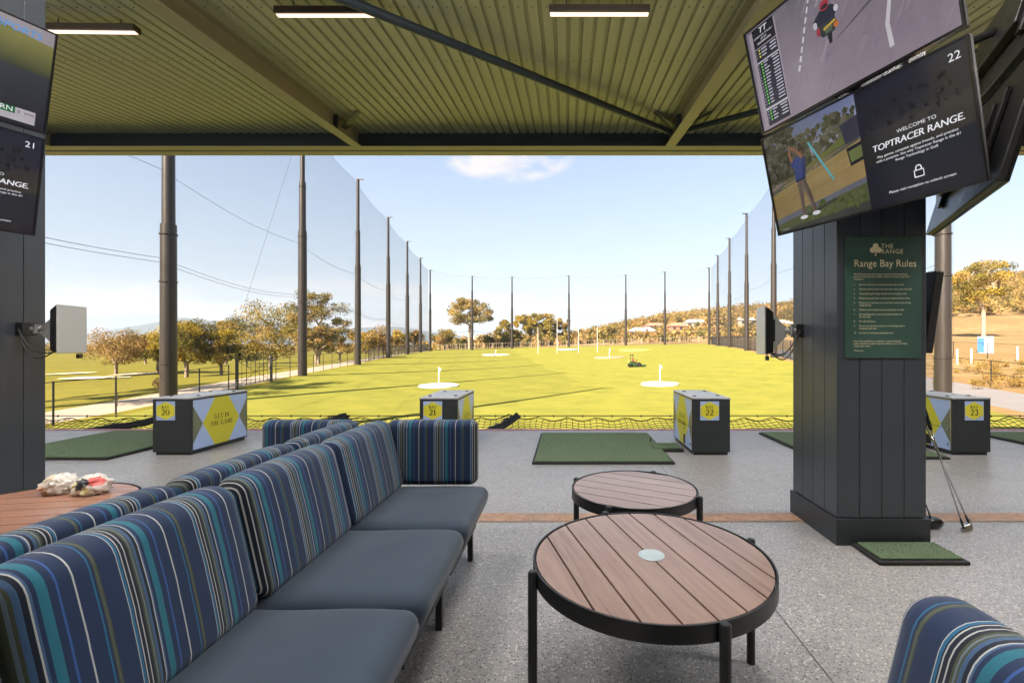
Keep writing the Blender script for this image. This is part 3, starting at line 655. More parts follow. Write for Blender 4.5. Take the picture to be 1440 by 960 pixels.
    B.text('TOPTRACER RANGE.', xc+.005, SH*.462, .045, white, 'CENTER', sx=.98, shear=.12, spacing=.96); B.text('TOPTRACER RANGE.', xc+.0065, SH*.4615, .045, white, 'CENTER', sx=.98, shear=.12, spacing=.96, z=4)
    B.text('Play games, compete against friends, and practice\nwith a purpose. See why Toptracer Range is the #1\nRange Technology in Golf.', xc, SH*.40, .0178, white, 'CENTER', line=1.15)
    lock(B, xc, SH*.155, .04, white); B.text('Please visit reception to unlock screen', xc, SH*.085, .0188, white, 'CENTER')
    B.text('toptracer', .03, .012, .014, s(170,170,170)); return A, B
def race_art():
    A = Art(); rd = random.Random(8)
    A.grad([(0,0),(SW,0),(SW,SH),(0,SH)], [s(168,152,166),s(150,136,150),s(120,112,124),s(130,122,134)])
    for (x0, x1, y0, c) in ((.30,.42,.62,s(112,108,120)),(.52,.60,.55,s(126,118,130)),(.86,1.,.5,s(104,100,112)),(.66,.8,.8,s(100,98,110))): A.grad([(SW*x0,SH*y0),(SW*x1,SH*(y0+.1)),(SW*(x1+.0),SH),(SW*(x0-.02),SH)], [s(146,134,148),s(146,134,148),c,c], 1)
    for i in range(9): t = i/9; A.line([(SW*(.285+.14*t),SH*(.36+.64*t)),(SW*(.285+.14*(t+.07)),SH*(.36+.64*(t+.07)))], .013-.004*t, s(226,220,228), 2)
    A.line([(SW*.74,SH*.12),(SW*.735,SH*.3),(SW*.76,SH*.48),(SW*.83,SH*.6),(SW*1.,SH*.72)], [.022,.02,.018,.014,.012], s(220,214,220), 2)
    A.line([(SW*.70,SH*.68),(SW*.665,SH*.84),(SW*.67,SH)], [.016,.014,.014], s(212,206,214), 2); A.line([(SW*.78,SH*1.),(SW*.79,SH*.86),(SW*.93,SH*.94)], .014, s(212,208,216), 2)
    A.poly([(SW*.50,SH*.42),(SW*.52,SH*.44),(SW*.74,SH*.60),(SW*.74,SH*.57)], s(96,88,98), 2)
    for q in range(46):
        a_ = rd.uniform(.25, .97); b_ = rd.uniform(.05, .95); l_ = rd.uniform(.06, .22); A.line([(SW*a_, SH*b_), (SW*(a_+l_*.35), SH*min(.99, b_+l_))], rd.uniform(.004, .014), s(*rd.choice([(158,144,158),(150,136,150),(166,152,166),(142,130,144)])), 1.5)
    # rider
    X, Y = SW*.47, SH*.42
    A.poly([(X,Y),(X+.016,Y+.004),(X+.024,Y+.06),(X-.006,Y+.06)], s(28,28,32), 4)
    A.poly([(X-.03,Y+.05),(X+.04,Y+.05),(X+.055,Y+.09),(X+.046,Y+.13),(X+.0,Y+.15),(X-.045,Y+.13),(X-.05,Y+.08)], s(52,56,60), 5)
    A.poly([(X-.012,Y+.06),(X+.026,Y+.06),(X+.034,Y+.10),(X-.02,Y+.1)], s(96,108,84), 6); A.line([(X-.02,Y+.085),(X+.05,Y+.1)], .012, s(208,176,60), 7); A.disc(X+.05, Y+.075, .014, .014, s(214,118,50), 7)
    A.poly([(X-.05,Y+.12),(X+.05,Y+.12),(X+.07,Y+.155),(X+.04,Y+.185),(X-.03,Y+.185),(X-.07,Y+.15)], s(34,40,56), 6); A.disc(X+.062, Y+.15, .012, .016, s(214,214,220), 7); A.disc(X-.062, Y+.13, .012, .018, s(206,206,216), 7)
    A.disc(X+.004, Y+.2, .026, .026, s(176,48,66), 8); A.disc(X+.004, Y+.193, .019, .011, s(40,34,44), 9); A.disc(X-.05,Y+.09,.011,.022,s(170,60,70),7)
    # timing board
    A.rect(.02, SH*.03, .215, SH*.97, s(172,158,172), 3); A.rect(.045, SH*.8, .205, SH*.985, s(24,24,34), 4)
    for (a, b) in ((.67,.79),(.21,.655),(.03,.185)): A.rect(.045, SH*a, .205, SH*b, s(44,42,56), 4)
    A.rect(.045, SH*.19, .205, SH*.205, s(208,206,214), 5); A.rect(.045, SH*.657, .205, SH*.668, s(208,206,214), 5)
    B = Art(); B.text('TT', .095, SH*.917, .045, white, sx=1.1, shear=.25); B.text('SUPERSTOCK TT RACE 1', .125, SH*.885, .0125, white, 'CENTER'); B.text('LAP 2/3', .125, SH*.855, .014, white, 'CENTER'); B.text('LEADERBOARD', .125, SH*.825, .015, white, 'CENTER')
    rows_ = [SH*(.76-.03*i) for i in range(3)]+[SH*(.63-.0305*i) for i in range(14)]+[SH*(.16-.03*i) for i in range(4)]
    for i, y in enumerate(rows_):
        col = s(96,190,70) if i > 2 else s(196,190,90)
        B.disc(.078, y+.005, .0062, .0062, col, 1, 8); B.text(str((i % 20)+1), .052, y, .013, s(190,190,200))
        B.rect(.092, y+.001, .1+.022*rd.random()+.012, y+.0085, s(176,174,186), 1); B.rect(.15+.01*rd.random(), y+.001, .2, y+.0085, s(180,178,190), 1)
    return A, B
def sport_art():
    A = Art()
    A.grad([(0,0),(SW,0),(SW,SH),(0,SH)], [s(34,34,44),s(30,30,40),s(128,132,74),s(96,112,80)])
    A.poly([(SW*.45,SH),(SW,SH*.86),(SW,SH),], s(178,170,176), 1)
    A.grad([(0,SH*.62),(SW,SH*.52),(SW,SH*.87),(0,SH*1.)], [s(66,78,52),s(56,66,46),s(152,148,84),s(108,122,70)], 1)
    A.grad([(0,SH*.0),(SW,SH*.0),(SW,SH*.55),(0,SH*.60)], [s(34,34,46),s(28,28,40),s(62,66,72),s(86,88,96)], 2)
    A.disc(SW*.62, SH*.62, .2, .17, s(118,112,118), 3); A.disc(SW*.60, SH*.63, .178, .15, s(52,60,84), 4); A.disc(SW*.57, SH*.66, .1, .09, s(70,84,116), 5)
    A.rect(SW*.2, SH*.035, SW*.96, SH*.10, s(206,200,206), 6); A.rect(SW*.2, SH*.10, SW*.88, SH*.165, s(30,120,60), 6); A.rect(SW*.88, SH*.10, SW*.96, SH*.165, s(206,200,206), 6)
    B = Art(); B.text('LBURN', SW*.872, SH*.113, .04, white, 'RIGHT'); B.text('0', SW*.888, SH*.115, .024, s(40,40,60)); B.text('WW', SW*.912, SH*.115, .022, s(70,50,70)); B.text('SPORTS', SW*.865, SH*.885, .058, s(70,150,220), 'CENTER', sx=.9, shear=.15); return A, B
yawL, pitL = -1.133, .26
cLow = (1.562,2.486,2.241); cUp = (1.425,2.438,2.889)
mir = lambda c, xc: (2*xc-c[0], c[1], c[2])
tv('lower screen on the right column showing a golfer and the number 22', cLow, yawL, pitL, welcome_art('22'), (PX-.2,PY-.29,0))
tv('upper screen on the right column showing a motorcycle race', cUp, -1.158, .27, race_art(), (PX-.2,PY-.29,0))
tv('lower screen facing away on the right column, its back seen', mir(cLow, PX), -yawL, pitL, None, (PX+.2,PY-.29,0))
tv('upper screen facing away on the right column, its back seen', mir(cUp, PX), 1.158, .27, None, (PX+.2,PY-.29,0))
dx = QX-PX+.022
for (c_, yw, pt, a, lb) in ((mir(cLow, PX), -yawL, pitL, welcome_art('21'), 'lower screen at the left edge showing the number 21'), (mir(cUp, PX), 1.158, .27, sport_art(), 'upper screen at the left edge showing sport with a green caption')):
    tv(lb, (c_[0]+dx, c_[1], c_[2]), yw, pt, a, (QX+.2,PY-.29,0))

# ------------------------------------------------------------------ consoles on the columns
def console(label, wallx, sx, Y, Z, tilt=0, black=False, arm=.25):
    """a screen box on an arm; sx is the way it faces (+1: +X)"""
    t = thing('bay_console', label, 'console', (wallx, Y, Z), 'consoles on the columns'); cx_ = wallx+sx*arm
    Mx = Matrix.Translation((cx_, Y, Z)) @ Matrix.Rotation(tilt, 4, 'Z') @ Matrix.Scale(sx, 4, (1,0,0))
    mb = MB(); mb.box(.025,-.125,-.165,.032,.125,.165, Mx); mb.build('face_panel', m_glossblack if black else m_pale, t, bevel=.003)
    mb = MB(); mb._add([Mx @ Vector(p) for p in ((.0235,-.123,-.163),(.0235,.123,-.163),(.0235,.123,.163),(.0235,-.123,.163),(-.035,-.09,-.15),(-.035,.09,-.15),(-.035,.09,.125),(-.035,-.09,.125))], [(0,1,2,3),(7,6,5,4),(0,4,5,1),(1,5,6,2),(2,6,7,3),(3,7,4,0)])
    mb.build('rear_shell', m_plastic, t, bevel=.006)
    mb = MB(); mb.box(-.055,-.05,-.075,-.0355,.05,.075, Mx); mb.build('back_plate', m_black, t, bevel=.002)
    mb = MB(); mb._add([Mx @ Vector(p) for p in ((-.057,-.004,-.13),(-.057,-.004,.11),(-.14,-.004,.02),(-.14,-.004,-.04),(-.057,.004,-.13),(-.057,.004,.11),(-.14,.004,.02),(-.14,.004,-.04))], [(0,1,2,3),(7,6,5,4),(0,4,5,1),(1,5,6,2),(2,6,7,3),(3,7,4,0)])
    mb.tube([Mx @ Vector((-.13,0,0)), Mx @ Vector((-.2,0,0))], .016, 10); mb.tube([Mx @ Vector((-.17,0,-.03)), Mx @ Vector((-.17,0,.03))], .02, 10); mb.build('bracket', m_grey_metal, t, 40)
    mb = MB(); a, b = sorted((wallx+sx*.001, wallx+sx*.05)); mb.box(a, Y-.045, Z-.045, b, Y+.045, Z+.045); mb.build('wall_plate', m_black, t, bevel=.003)
    for k in range(2):
        mb = MB(); p0 = Mx @ Vector((-.02,-.04-.03*k,-.15)); p1 = Vector((wallx+sx*.03, Y-.05, Z-.01*k)); pts = []
        for i in range(13): q = i/12; p = p0.lerp(p1, q); p.z -= (.07+.035*k)*math.sin(math.pi*q)*(1.2-.4*q); p.y -= .03*math.sin(math.pi*q); pts.append(p)
        mb.tube(pts, .0045, 6); mb.build('cord', m_cable, t, 180)
    mb = MB(); mb.box(-.0, -.115 if sx < 0 else .075, -.205, .02, -.085 if sx < 0 else .105, -.175, Mx); p = Mx @ Vector((.01, -.1 if sx < 0 else .09, -.165))
    mb.tube([p+Vector((0,-.01,-.012)), p+Vector((0,-.008,.008)), p+Vector((0,.008,.008)), p+Vector((0,.01,-.012))], .0025, 6); mb.build('padlock', m_black, t)
console('pale faced console on an arm from the left column', QX+.272, 1, 3.17, 1.325, R(13), arm=.31)
console('grey console seen edge on beside the right column', PX-.272, -1, 3.2, 1.315, R(-11))
t = thing('bay_console', 'black tilted console behind the right edge of the right column', 'console', (PX+.272,3.0,1.3), 'consoles on the columns')
Mx = Matrix.Translation((PX+.39,2.98,1.42)) @ Matrix.Rotation(R(-20), 4, 'Y')
mb = MB(); mb.box(-.03,-.14,-.28,.025,.14,.25, Matrix.Translation((PX+.44,3.05,1.44)) @ Matrix.Rotation(R(8), 4, 'Y')); mb.build('casing', m_plastic, t, bevel=.006)
mb = MB(); mb.box(.0255,-.12,-.26,.028,.12,.23, Matrix.Translation((PX+.44,3.05,1.44)) @ Matrix.Rotation(R(8), 4, 'Y')); mb.build('glass', m_glossblack, t)
mb = MB(); mb.tube([(PX+.274,3.05,1.42),(PX+.41,3.05,1.43)], .03, 10); mb.build('bracket', m_black, t)

# ------------------------------------------------------------------ LED battens
def batten(label, X, Y, rz=0, Lh=.535, dim=True):
    Z = zs(Y)-.115; t = thing('led_batten', label, 'ceiling light', (X,Y,Z), 'LED battens under the roof')
    M4 = Matrix.Translation((X,Y,Z)) @ Matrix.Rotation(rz, 4, 'Z')
    mb = MB(); mb.box(-Lh,-.05,-.03,Lh,.05,.04, M4); mb.build('housing', M('batten_bronze', (.06,.045,.035), .5), t, bevel=.006)
    mb = MB(); mb.box(-Lh+.012,-.026,-.040,Lh-.012,.026,-.0305, M4); mb.build('diffuser', m_led_dim if dim else m_led_fill, t, bevel=.004)
    for q in (-.35,.35): mb = MB(); mb.tube([M4 @ Vector((q,0,.041)), M4 @ Vector((q,0,.125))], .006, 6); mb.build('hanger', m_steel_dk, t)
batten('lit LED batten at top left beside the left screens', -5.42, 5.17, R(1)); batten('lit LED batten near the top, second from the left', -2.57, 4.86); batten('lit LED batten nearest the right screens', .345, 4.84)
for X in (-8.4,-5.4,-2.5,.4,3.4,6.4):  # unseen rows, placed and brightened to fill the deck with light
    for Y in (3.2,1.2): batten('unseen fill LED batten under the roof above the lounge seats', X, Y, dim=False)

# ------------------------------------------------------------------ lounge
def sofa(label, X0, sx, mods, endy, m_back, m_end, cat_label=None):
    """back plane near X0, seat on the sx side; mods = list of (y0,y1)"""
    t = thing('lounge_sofa', label, 'sofa', (X0, (mods[0][0]+mods[-1][1])/2, 0))
    FX = lambda x: X0+sx*x        # x measured from the back ridge to the front
    for k, (y0, y1) in enumerate(mods):
        yc = (y0+y1)/2; hy = (y1-y0)/2-.003
        def fs(x, y, z):
            e = (1-(abs(x)/.285)**4)*(1-(abs(y)/hy)**4); z2 = z+(.012*e if z > 0 else 0)+.006*mnoise.noise((x*4+k*3, y*4, k))+.002*mnoise.noise((x*13, y*11, k*2))
            x2 = x-(.085*max(0, (.06-z)/.165)**1.4 if x > .1 else 0)*min(1, max(0, (x-.1)/.14))
            return (sx*x2, y, z2)
        mb = MB(); mb.cushion((FX(.31), yc, .297), (.285, hy, .108), .05, (14,14,6), fs)
        if sx < 0: mb.f = [f[::-1] for f in mb.f]
        mb.build('seat', m_seat, t, 180)
        def fb(x, y, z):
            bul = .012*(1-(y/hy)**4)*math.cos(z/.2*1.3)
            return (sx*(x-.235*z+(bul if x > 0 else -bul*.3)+.002*mnoise.noise((y*7, z*7, k*5))), y, z+.006*(1-(y/hy)**4)*(1 if z > 0 else 0))
        mb = MB(); mb.cushion((FX(.012 if sx > 0 else .042), yc, .588), (.055, hy-.002, .192), .046, (4,14,12), fb)
        if sx < 0: mb.f = [f[::-1] for f in mb.f]
        mb.build('backrest', m_back, t, 180)
        mb = MB()
        for yy in (y0+.07, y1-.07):
            for xx in (.505, .06):
                mb.box(FX(xx)-.014, yy-.014, 0, FX(xx)+.014, yy+.014, .185) if False else None
        a, b = sorted((FX(.03), FX(.52))); mb.box(a, y0+.03, .172, b, y1-.03, .188); mb.build('seat_frame', m_black, t)
    for yy in sorted(set([round(m_[1]-.075, 3) for m_ in mods]+[round(mods[0][0]+.06, 3)])):
        for xx in (.497, .06):
            mb = MB(); mb.box(FX(xx)-.014, yy-.014, 0, FX(xx)+.014, yy+.014, .171); mb.build('leg', m_black, t, bevel=.002)
    if endy:
        def fe(x, y, z): return (x, y-.05*z*0+(.008*(1-(x/.27)**4) if y < 0 else 0)*-1, z)
        mb = MB(); xc = FX(.262); mb.cushion((xc, endy, .592), (.262, .05, .186), .042, (14,4,10), fe); mb.build('end_panel', m_end, t, 180)
    return t
mods = [(.22,.815),(.823,1.415),(1.423,2.015),(2.023,2.64)]
sofa('navy striped sofa facing the round timber tables', -1.04, 1, mods, 2.652, m_stripe_y, m_stripe_x)
sofa('navy striped sofa backing onto the front one, facing the left column', -1.235, -1, mods, 2.652, m_stripe_b, m_stripe_x)
sofa('navy striped sofa at the lower right corner', .632, -1, [(-.42,.192),(.2,.805)], None, m_stripe_c, m_stripe_x)

# ------------------------------------------------------------------ tables
def table(label, X, Y, Rr, ang, tint, disc=False):
    t = thing('round_table', label, 'table', (X,Y,0), 'round timber tables'); H = .467
    mb = MB(); mb.lathe([(Rr-.006,H-.05),(Rr,H-.05),(Rr,H+.001),(Rr-.006,H+.001)], 96, (X,Y,0), closed=True); mb.build('rim', m_black, t, 40)
    mb = MB(); M4 = Matrix.Translation((X,Y,0)) @ Matrix.Rotation(ang, 4, 'Z'); r0 = Rr-.011; pw = .1015; gap = .0032
    off = .0; k = -6
    for k in range(-6, 7):
        a, b = k*pw+gap-.0035, (k+1)*pw-gap-.0035; a = max(a, -r0+.001); b = min(b, r0-.001)
        if b-a < .01: continue
        n_ = 12; ysl = [a+(b-a)*i/n_ for i in range(n_+1)]
        poly = [(math.sqrt(max(0, r0*r0-q*q)), q) for q in ysl]+[(-math.sqrt(max(0, r0*r0-q*q)), q) for q in reversed(ysl)]
        mb.prism(poly, H-.022, H-.001, M4)
    mb.build('tabletop', wood_mat('timber_slats', tint, ang), t, bevel=.0015)
    mb = MB(); mb.box(-r0*.9,-.02,H-.045,r0*.9,.02,H-.024, M4 @ Matrix.Rotation(math.pi/2, 4, 'Z')); mb.lathe([(0,H-.0235),(r0*.96,H-.0235),(r0*.96,H-.0232)], 48, (X,Y,0)); mb.build('under_frame', m_black, t)
    for q in range(4):
        a = ang+q*math.pi/2; lx, ly = X+(Rr+.012)*math.cos(a), Y+(Rr+.012)*math.sin(a)
        mb = MB(); mb.lathe([(.0155,0),(.0155,H-.002),(.012,H+.004),(0,H+.005)], 20, (lx,ly,0)); mb.build('leg', m_black, t, 40)
    if disc:
        mb = MB(); mb.lathe([(.046,H-.003),(.046,H+.001),(.043,H+.003),(0,H+.003)], 40, (X+.004,Y-.003,0)); mb.build('centre_cap', M('cap_pale', (.34,.42,.45), .3), t, 40)
    return t
table('large round timber table nearest the camera with a pale centre cap', .295, 1.609, .413, R(-73), (.2,.128,.098), True)
table('smaller round timber table behind the large one', .352, 2.385, .326, R(-28), (.2,.135,.105))
table('round reddish timber table with crumpled wrappers, behind the sofas', -2.48, 2.06, .41, R(11.6), (.27,.125,.075))
def wrapper(label, X, Y, seed, patches):
    import bmesh
    bm = bmesh.new(); bmesh.ops.create_icosphere(bm, subdivisions=4, radius=1); mb = MB(); H = .467
    for v in bm.verts:
        p = v.co.copy(); q = p*1.7+Vector((seed,0,0)); d_ = .68+.22*abs(mnoise.noise(q*1.3))+.16*mnoise.noise(q*3.1)+.13*abs(mnoise.noise(q*7))+.05*mnoise.noise(q*14)
        p = p*d_; mb.v.append((X+p.x*.095, Y+p.y*.085, H+.001+max(0, p.z*.075+.034)))
        c = (.66,.63,.58)
        for (d2, thr, col) in patches:
            if v.co.normalized().dot(Vector(d2).normalized()) > thr: c = col
        mb.col.append(c)
    mb.f = [tuple(v.index for v in f.verts) for f in bm.faces]; mb.mi = [0]*len(mb.f); bm.free()
    tag(mb.build('snack_wrapper', m_wrap, None, 60), label, 'wrapper', 'wrappers left on the table')
m_wrap = attr_mat('crinkled_wrapper', .28)
wrapper('crumpled beige wrapper on the left timber table', -2.56, 2.30, 1.3, [((-.3,-.8,-.2), .9, (.5,.3,.2)), ((-.2,-.5,.6), .92, (.52,.44,.32))])
wrapper('crumpled white wrapper with a red patch on the left timber table', -2.385, 2.29, 5.1, [((.8,-.5,.75), .87, (.6,.1,.09)), ((-.1,-.9,.5), .86, (.03,.03,.04)), ((-.6,-.6,.3), .94, (.55,.48,.2)), ((.3,-.9,-.1), .95, (.5,.42,.2))])

# ------------------------------------------------------------------ bay equipment
blue = s(150,170,214); yel = (.56,.52,.035); olive = s(106,112,92); ink = s(24,32,30)
def bay_box(num, X0, Y0=5.05, label=''):
    W_, D_, H_ = .418, .9, .64; t = thing('ball_dispenser', label, 'ball dispenser', (X0,Y0,0), 'ball dispensers between the bays')
    X1, Y1 = X0+W_, Y0+D_
    mb = MB(); mb.box(X0+.02,Y0+.02,0,X1-.02,Y1-.02,.045); mb.build('plinth', m_black, t)
    mb = MB(); mb.box(X0,Y0,.035,X1,Y1,H_-.016); mb.build('body', m_boxbody, t, bevel=.003)
    mb = MB(); mb.box(X0-.004,Y0-.004,H_-.0155,X1+.004,Y1+.004,H_); tp = mb.build('top', m_boxtop, t, bevel=.003)
    for (a, b) in ((X0+.07,Y0+.16),(X1-.07,Y0+.2),(X0+.09,Y1-.2),(X1-.06,Y1-.16)):
        mb = MB(); mb.lathe([(.02,H_+.0002),(.02,H_+.006),(.014,H_+.009),(0,H_+.009)], 14, (a,b,0)); mb.build('stud', m_black, tp, 40)
    A = Art(); sw = .21; px = X0+.04 if num < 22 else X0+.085
    if num == 23: px = X0+.13
    A.rect(0,0,sw,sw, blue); A.poly([(sw/2,sw*.985),(sw*.98,sw*.74),(sw*.98,sw*.26),(sw/2,sw*.015),(sw*.02,sw*.26),(sw*.02,sw*.74)], yel, 1)
    serif_text(A, 'BAY', sw/2, sw*.605, sw*.165, ink); serif_text(A, str(num), sw/2, sw*.27, sw*.29, ink, gap=.08)
    A.build('bay_sign', m_printed, (px, Y0-.0015, H_-.04-sw), (1,0,0), (0,0,1), t)
    for side in (-1, 1):
        A = Art(); w_, h_ = D_-.05, .555; base = s(162,184,226)
        A.rect(0,0,w_,h_, base); A.poly([(w_*.37,0),(w_*.63,0),(w_*.84,h_*.5),(w_*.63,h_),(w_*.37,h_),(w_*.16,h_*.5)], yel, 1)
        A.poly([(0,h_*.12),(w_*.16,h_*.5),(0,h_*.88)], olive, 1); A.poly([(w_,h_*.12),(w_,h_*.88),(w_*.84,h_*.5)], olive, 1)
        serif_text(A, 'GET IN', w_*.5, h_*.545, h_*.095, ink, gap=.12); serif_text(A, 'THE GAME', w_*.5, h_*.40, h_*.095, ink, gap=.1)
        if side > 0: A.build('printed_panel', m_printed, (X1+.0015, Y0+.035, .05), (0,1,0), (0,0,1), t)
        else:
            A.line([(0,h_*.44),(w_,h_*.44)], .006, ink, 4); A.rect(w_*.58,h_*.02,w_*.68,h_*.22, s(20,20,22), 4); A.disc(w_*.62,h_*.34,.012,.02, s(20,20,22), 4)
            pn = A.build('printed_panel', m_printed, (X0-.0015, Y1-.025, .05), (0,-1,0), (0,0,1), t)
            mb = MB(); mb.box(X0-.006,Y0+.03,.607,X0-.001,Y1-.02,.614); mb.box(X0-.006,Y0+.02,.05,X0-.001,Y0+.028,.6); mb.build('trim', m_brass, t)
            mb = MB(); mb.tube([(X0-.012,Y0+.06,.10),(X0-.012,Y0+.06,.13)], .008, 8).tube([(X0-.012,Y0+.06,.27),(X0-.012,Y0+.06,.30)], .008, 8); mb.build('hinge', m_grey_metal, t)
bay_box(20, -4.595, label='ball dispenser marked bay 20 with get in the game side panel')
bay_box(21, -1.632, label='ball dispenser marked bay 21 behind the sofa end')
bay_box(22, 1.395, label='ball dispenser marked bay 22 left of the right column')
bay_box(23, 4.285, label='ball dispenser marked bay 23 right of the right column')
def mat_(label, x0, y0, x1, y1, th=.035, group='hitting mats in the bays', name='hitting_mat', tee=True):
    t = thing(name, label, 'mat', ((x0+x1)/2,(y0+y1)/2,0), group)
    mb = MB(); mb.box(x0,y0,.001,x1,y1,th*.6); mb.build('rubber_tray', m_rubber, t, bevel=.004)
    mb = MB(); e = .022; nx, ny = 40, 40; rd = random.Random(int(x0*100))
    mb.box(x0+e,y0+e,th*.6+.001,x1-e,y1-e,th); mb.build('turf', m_turf, t, bevel=.006)
    # short blades around the surface so the pile reads at the edges
    mb = MB()
    for _ in range(int(9000*min(1, (x1-x0)*(y1-y0)/1.2))):
        x = rd.uniform(x0+e,x1-e); y = rd.uniform(y0+e,y1-e); a = rd.random()*6.28; h = rd.uniform(.003,.008); l = .003
        mb._add([(x-l*math.cos(a),y-l*math.sin(a),th-.002),(x+l*math.cos(a),y+l*math.sin(a),th-.002),(x+rd.uniform(-.006,.006),y+rd.uniform(-.006,.006),th+h)],[(0,1,2)])
    o = mb.build('pile', m_turf, t); o['kind'] = 'stuff'
    if tee:
        mb = MB(); mb.lathe([(.008,th),(.006,th+.045),(.011,th+.055),(0,th+.052)], 12, (x1-.08,y0+.95,0)); mb.build('tee', m_black, t, 40)
    return t
mat_('green hitting mat between the bay 21 and bay 22 dispensers', -.356,4.655,1.11,6.25)
mat_('green hitting mat left of the bay 20 dispenser', -6.36,4.83,-4.88,6.4)
mat_('green hitting mat between bay 20 and bay 21, mostly behind the sofas', -3.36,4.83,-1.9,6.4)
mat_('green hitting mat behind the right column', 2.655,4.86,4.1,6.3)
mat_('green hitting mat at the right edge past bay 23', 5.62,4.9,7.05,6.3)
mat_('small green turf pad beside the bay 22 dispenser', .98,5.2,1.34,5.5, .05, None, 'ball_pad', False)
mat_('small green turf pad at the foot of the right column', 1.72,2.5,2.22,2.752, .035, None, 'turf_pad', False)

def club(label, head, top, iron=True, face=0):
    t = thing('golf_club', label, 'golf club', head, 'golf clubs leaning on the column'); h = Vector(head); p = Vector(top); d_ = (p-h).normalized()
    hs = h+Vector((0,0,.03)); sh = hs+(p-hs)*.72
    mb = MB(); mb.tube([hs, sh], [.0045,.0055], 8); mb.build('shaft', m_chrome, t, 180)
    mb = MB(); mb.tube([sh, p], [.010,.0135], 10); mb.build('grip', m_rubber, t, 60)
    mb = MB(); mb.tube([hs-d_*.004, hs+d_*.06], [.008,.0065], 8); mb.build('ferrule', m_black, t, 180)
    if iron:
        mb = MB(); M4 = Matrix.Translation(h+Vector((0,0,.002))) @ Matrix.Rotation(face, 4, 'Z') @ Matrix.Rotation(R(70), 4, 'X')
        mb.prism([(-.012,0),(.06,-.0),(.078,.012),(.076,.042),(.066,.05),(.0,.03),(-.012,.02)], -.008, .008, M4); mb.build('club_head', m_chrome, t, bevel=.004)
    else:
        def fd(x, y, z): return (x, y*(1-.25*x/.06), z*(1-.2*x/.06))
        mb = MB(); mb.cushion(h+Vector((0,0,.032)), (.06,.05,.03), .0295, (6,6,3), fd); o = mb.build('club_head', m_glossblack, t, 180)
club('iron club leaning on the right column, head nearest the camera', (2.575,2.955,0), (2.207,2.86,.93), True, R(10))
club('iron club leaning on the right column, head farthest right', (2.67,3.02,0), (2.207,2.94,.95), True, R(35))
club('black driver standing beside the right column skirting', (2.45,3.05,0), (2.205,3.28,1.1), False)

# safety net along the deck edge
net = thing('catch_net', 'sagging black safety net along the front of the deck', 'safety net', (0,7.4,-.1)); mb = MB(); rd = random.Random(2)
NY = 14; xs_ = np.arange(-13, 14.01, .1); BX = [-9.96,-6.96,-3.96,-.96,2.04,5.04,8.04,11.04]
def npt(x, t):
    ph = ((x-.02) % .51)/.51; sc_ = abs(math.sin(math.pi*ph)); db = min(abs(x-b) for b in BX)
    pull = math.exp(-(db/.35)**2)
    z = -.05+.035*t-.16*math.sin(math.pi*min(1, t*1.05))*(1-.6*pull)*(1+.5*mnoise.noise((x*.9, t, 0)))-.06*sc_*t**3+.05*pull*t
    return Vector((x+.05*mnoise.noise((x*1.3, t*3, 2))-.0*pull, 6.74+1.2*t-.05*sc_*t**3, z))
for k in range(NY+1):
    t_ = k/NY; mb.tube([npt(x, t_) for x in xs_], .0055 if k not in (0, NY) else .009, 3, False)
for i, x in enumerate(xs_): mb.tube([npt(x, k/NY) for k in range(NY+1)], .0055, 3, False)
o = mb.build('mesh', m_net_rope, net)
mb = MB(); mb.tube([(-14,7.97,0),(14,7.97,0)], .008, 6)
for x in np.arange(-13+.02, 13, .51): mb.tube([(x,7.97,.012),(x,7.955,-.02)], .012, 5)
mb.build('edge_cable', m_cable, net)
for b in BX:
    mb = MB(); pts = [(b-.22+.3*q, 6.78+1.2*q, -.04+.06*q-.03*math.sin(math.pi*q)+.01*mnoise.noise((b, q*5, 0))) for q in [i/10 for i in range(11)]]
    mb.tube(pts, [.03+.03*abs(mnoise.noise((b*3, i*.9, 1)))*2 for i in range(11)], 9); mb.tube([(p[0]+.05, p[1], p[2]-.03) for p in pts], .03, 6); mb.build('bunched_seam', m_net_rope, net, 60)

# ------------------------------------------------------------------ tall net poles, nets
ORD = ['first','second','third','fourth','fifth','sixth','seventh','eighth']
def pole(label, x, y, ztop, steps, base=None):
    z = ground(x, y) if base is None else base
    t = thing('net_pole', label, 'net pole', (x,y,z), 'tall steel net poles'); zz = [z-.3]+steps+[ztop]; rr = [.375,.29,.2]
    for i in range(3):
        mb = MB(); mb.tube([(x,y,zz[i]),(x,y,zz[i+1]+(.25 if i < 2 else 0))], [rr[i], rr[i]*.93], 20); mb.build('pole_section', m_pole, t, 40)
    mb = MB(); mb.box(x-.05,y-.25,ztop-.12,x+.75 if x < 0 else x+.05,y-.05,ztop-.02) if x < 0 else mb.box(x-.75,y-.25,ztop-.12,x+.05,y-.05,ztop-.02); mb.build('top_arm', m_pole, t)
    for zc in (z+2.2, z+6.5, steps[0]-.3, steps[1]-.2):
        mb = MB(); mb.lathe([(.36,zc),(.40,zc),(.40,zc+.06),(.36,zc+.06)] if zc < steps[0] else [(.26,zc),(.315,zc),(.315,zc+.05),(.26,zc+.05)], 16, (x,y,0), closed=True); mb.build('clamp_band', m_pole, t)
    return Vector((x,y,z)), ztop
PL = []; PR = []
for k in range(-1, 7):
    y = 24+17*k; st = [7.4,13.] if k == 0 else [11.4,15.8]
    PL.append(pole(ORD[k+1]+' net pole along the left side counting from the deck' if k >= 0 else 'net pole hidden behind the left column', XL(y), y, 22.6, st))
for k in range(0, 7):
    y = 24+17*k; PR.append(pole(ORD[k]+' net pole along the right side counting from the deck', XR(y), y, 23.2, [7.4,13.] if k == 0 else [11.6,16.2]))
PB = []
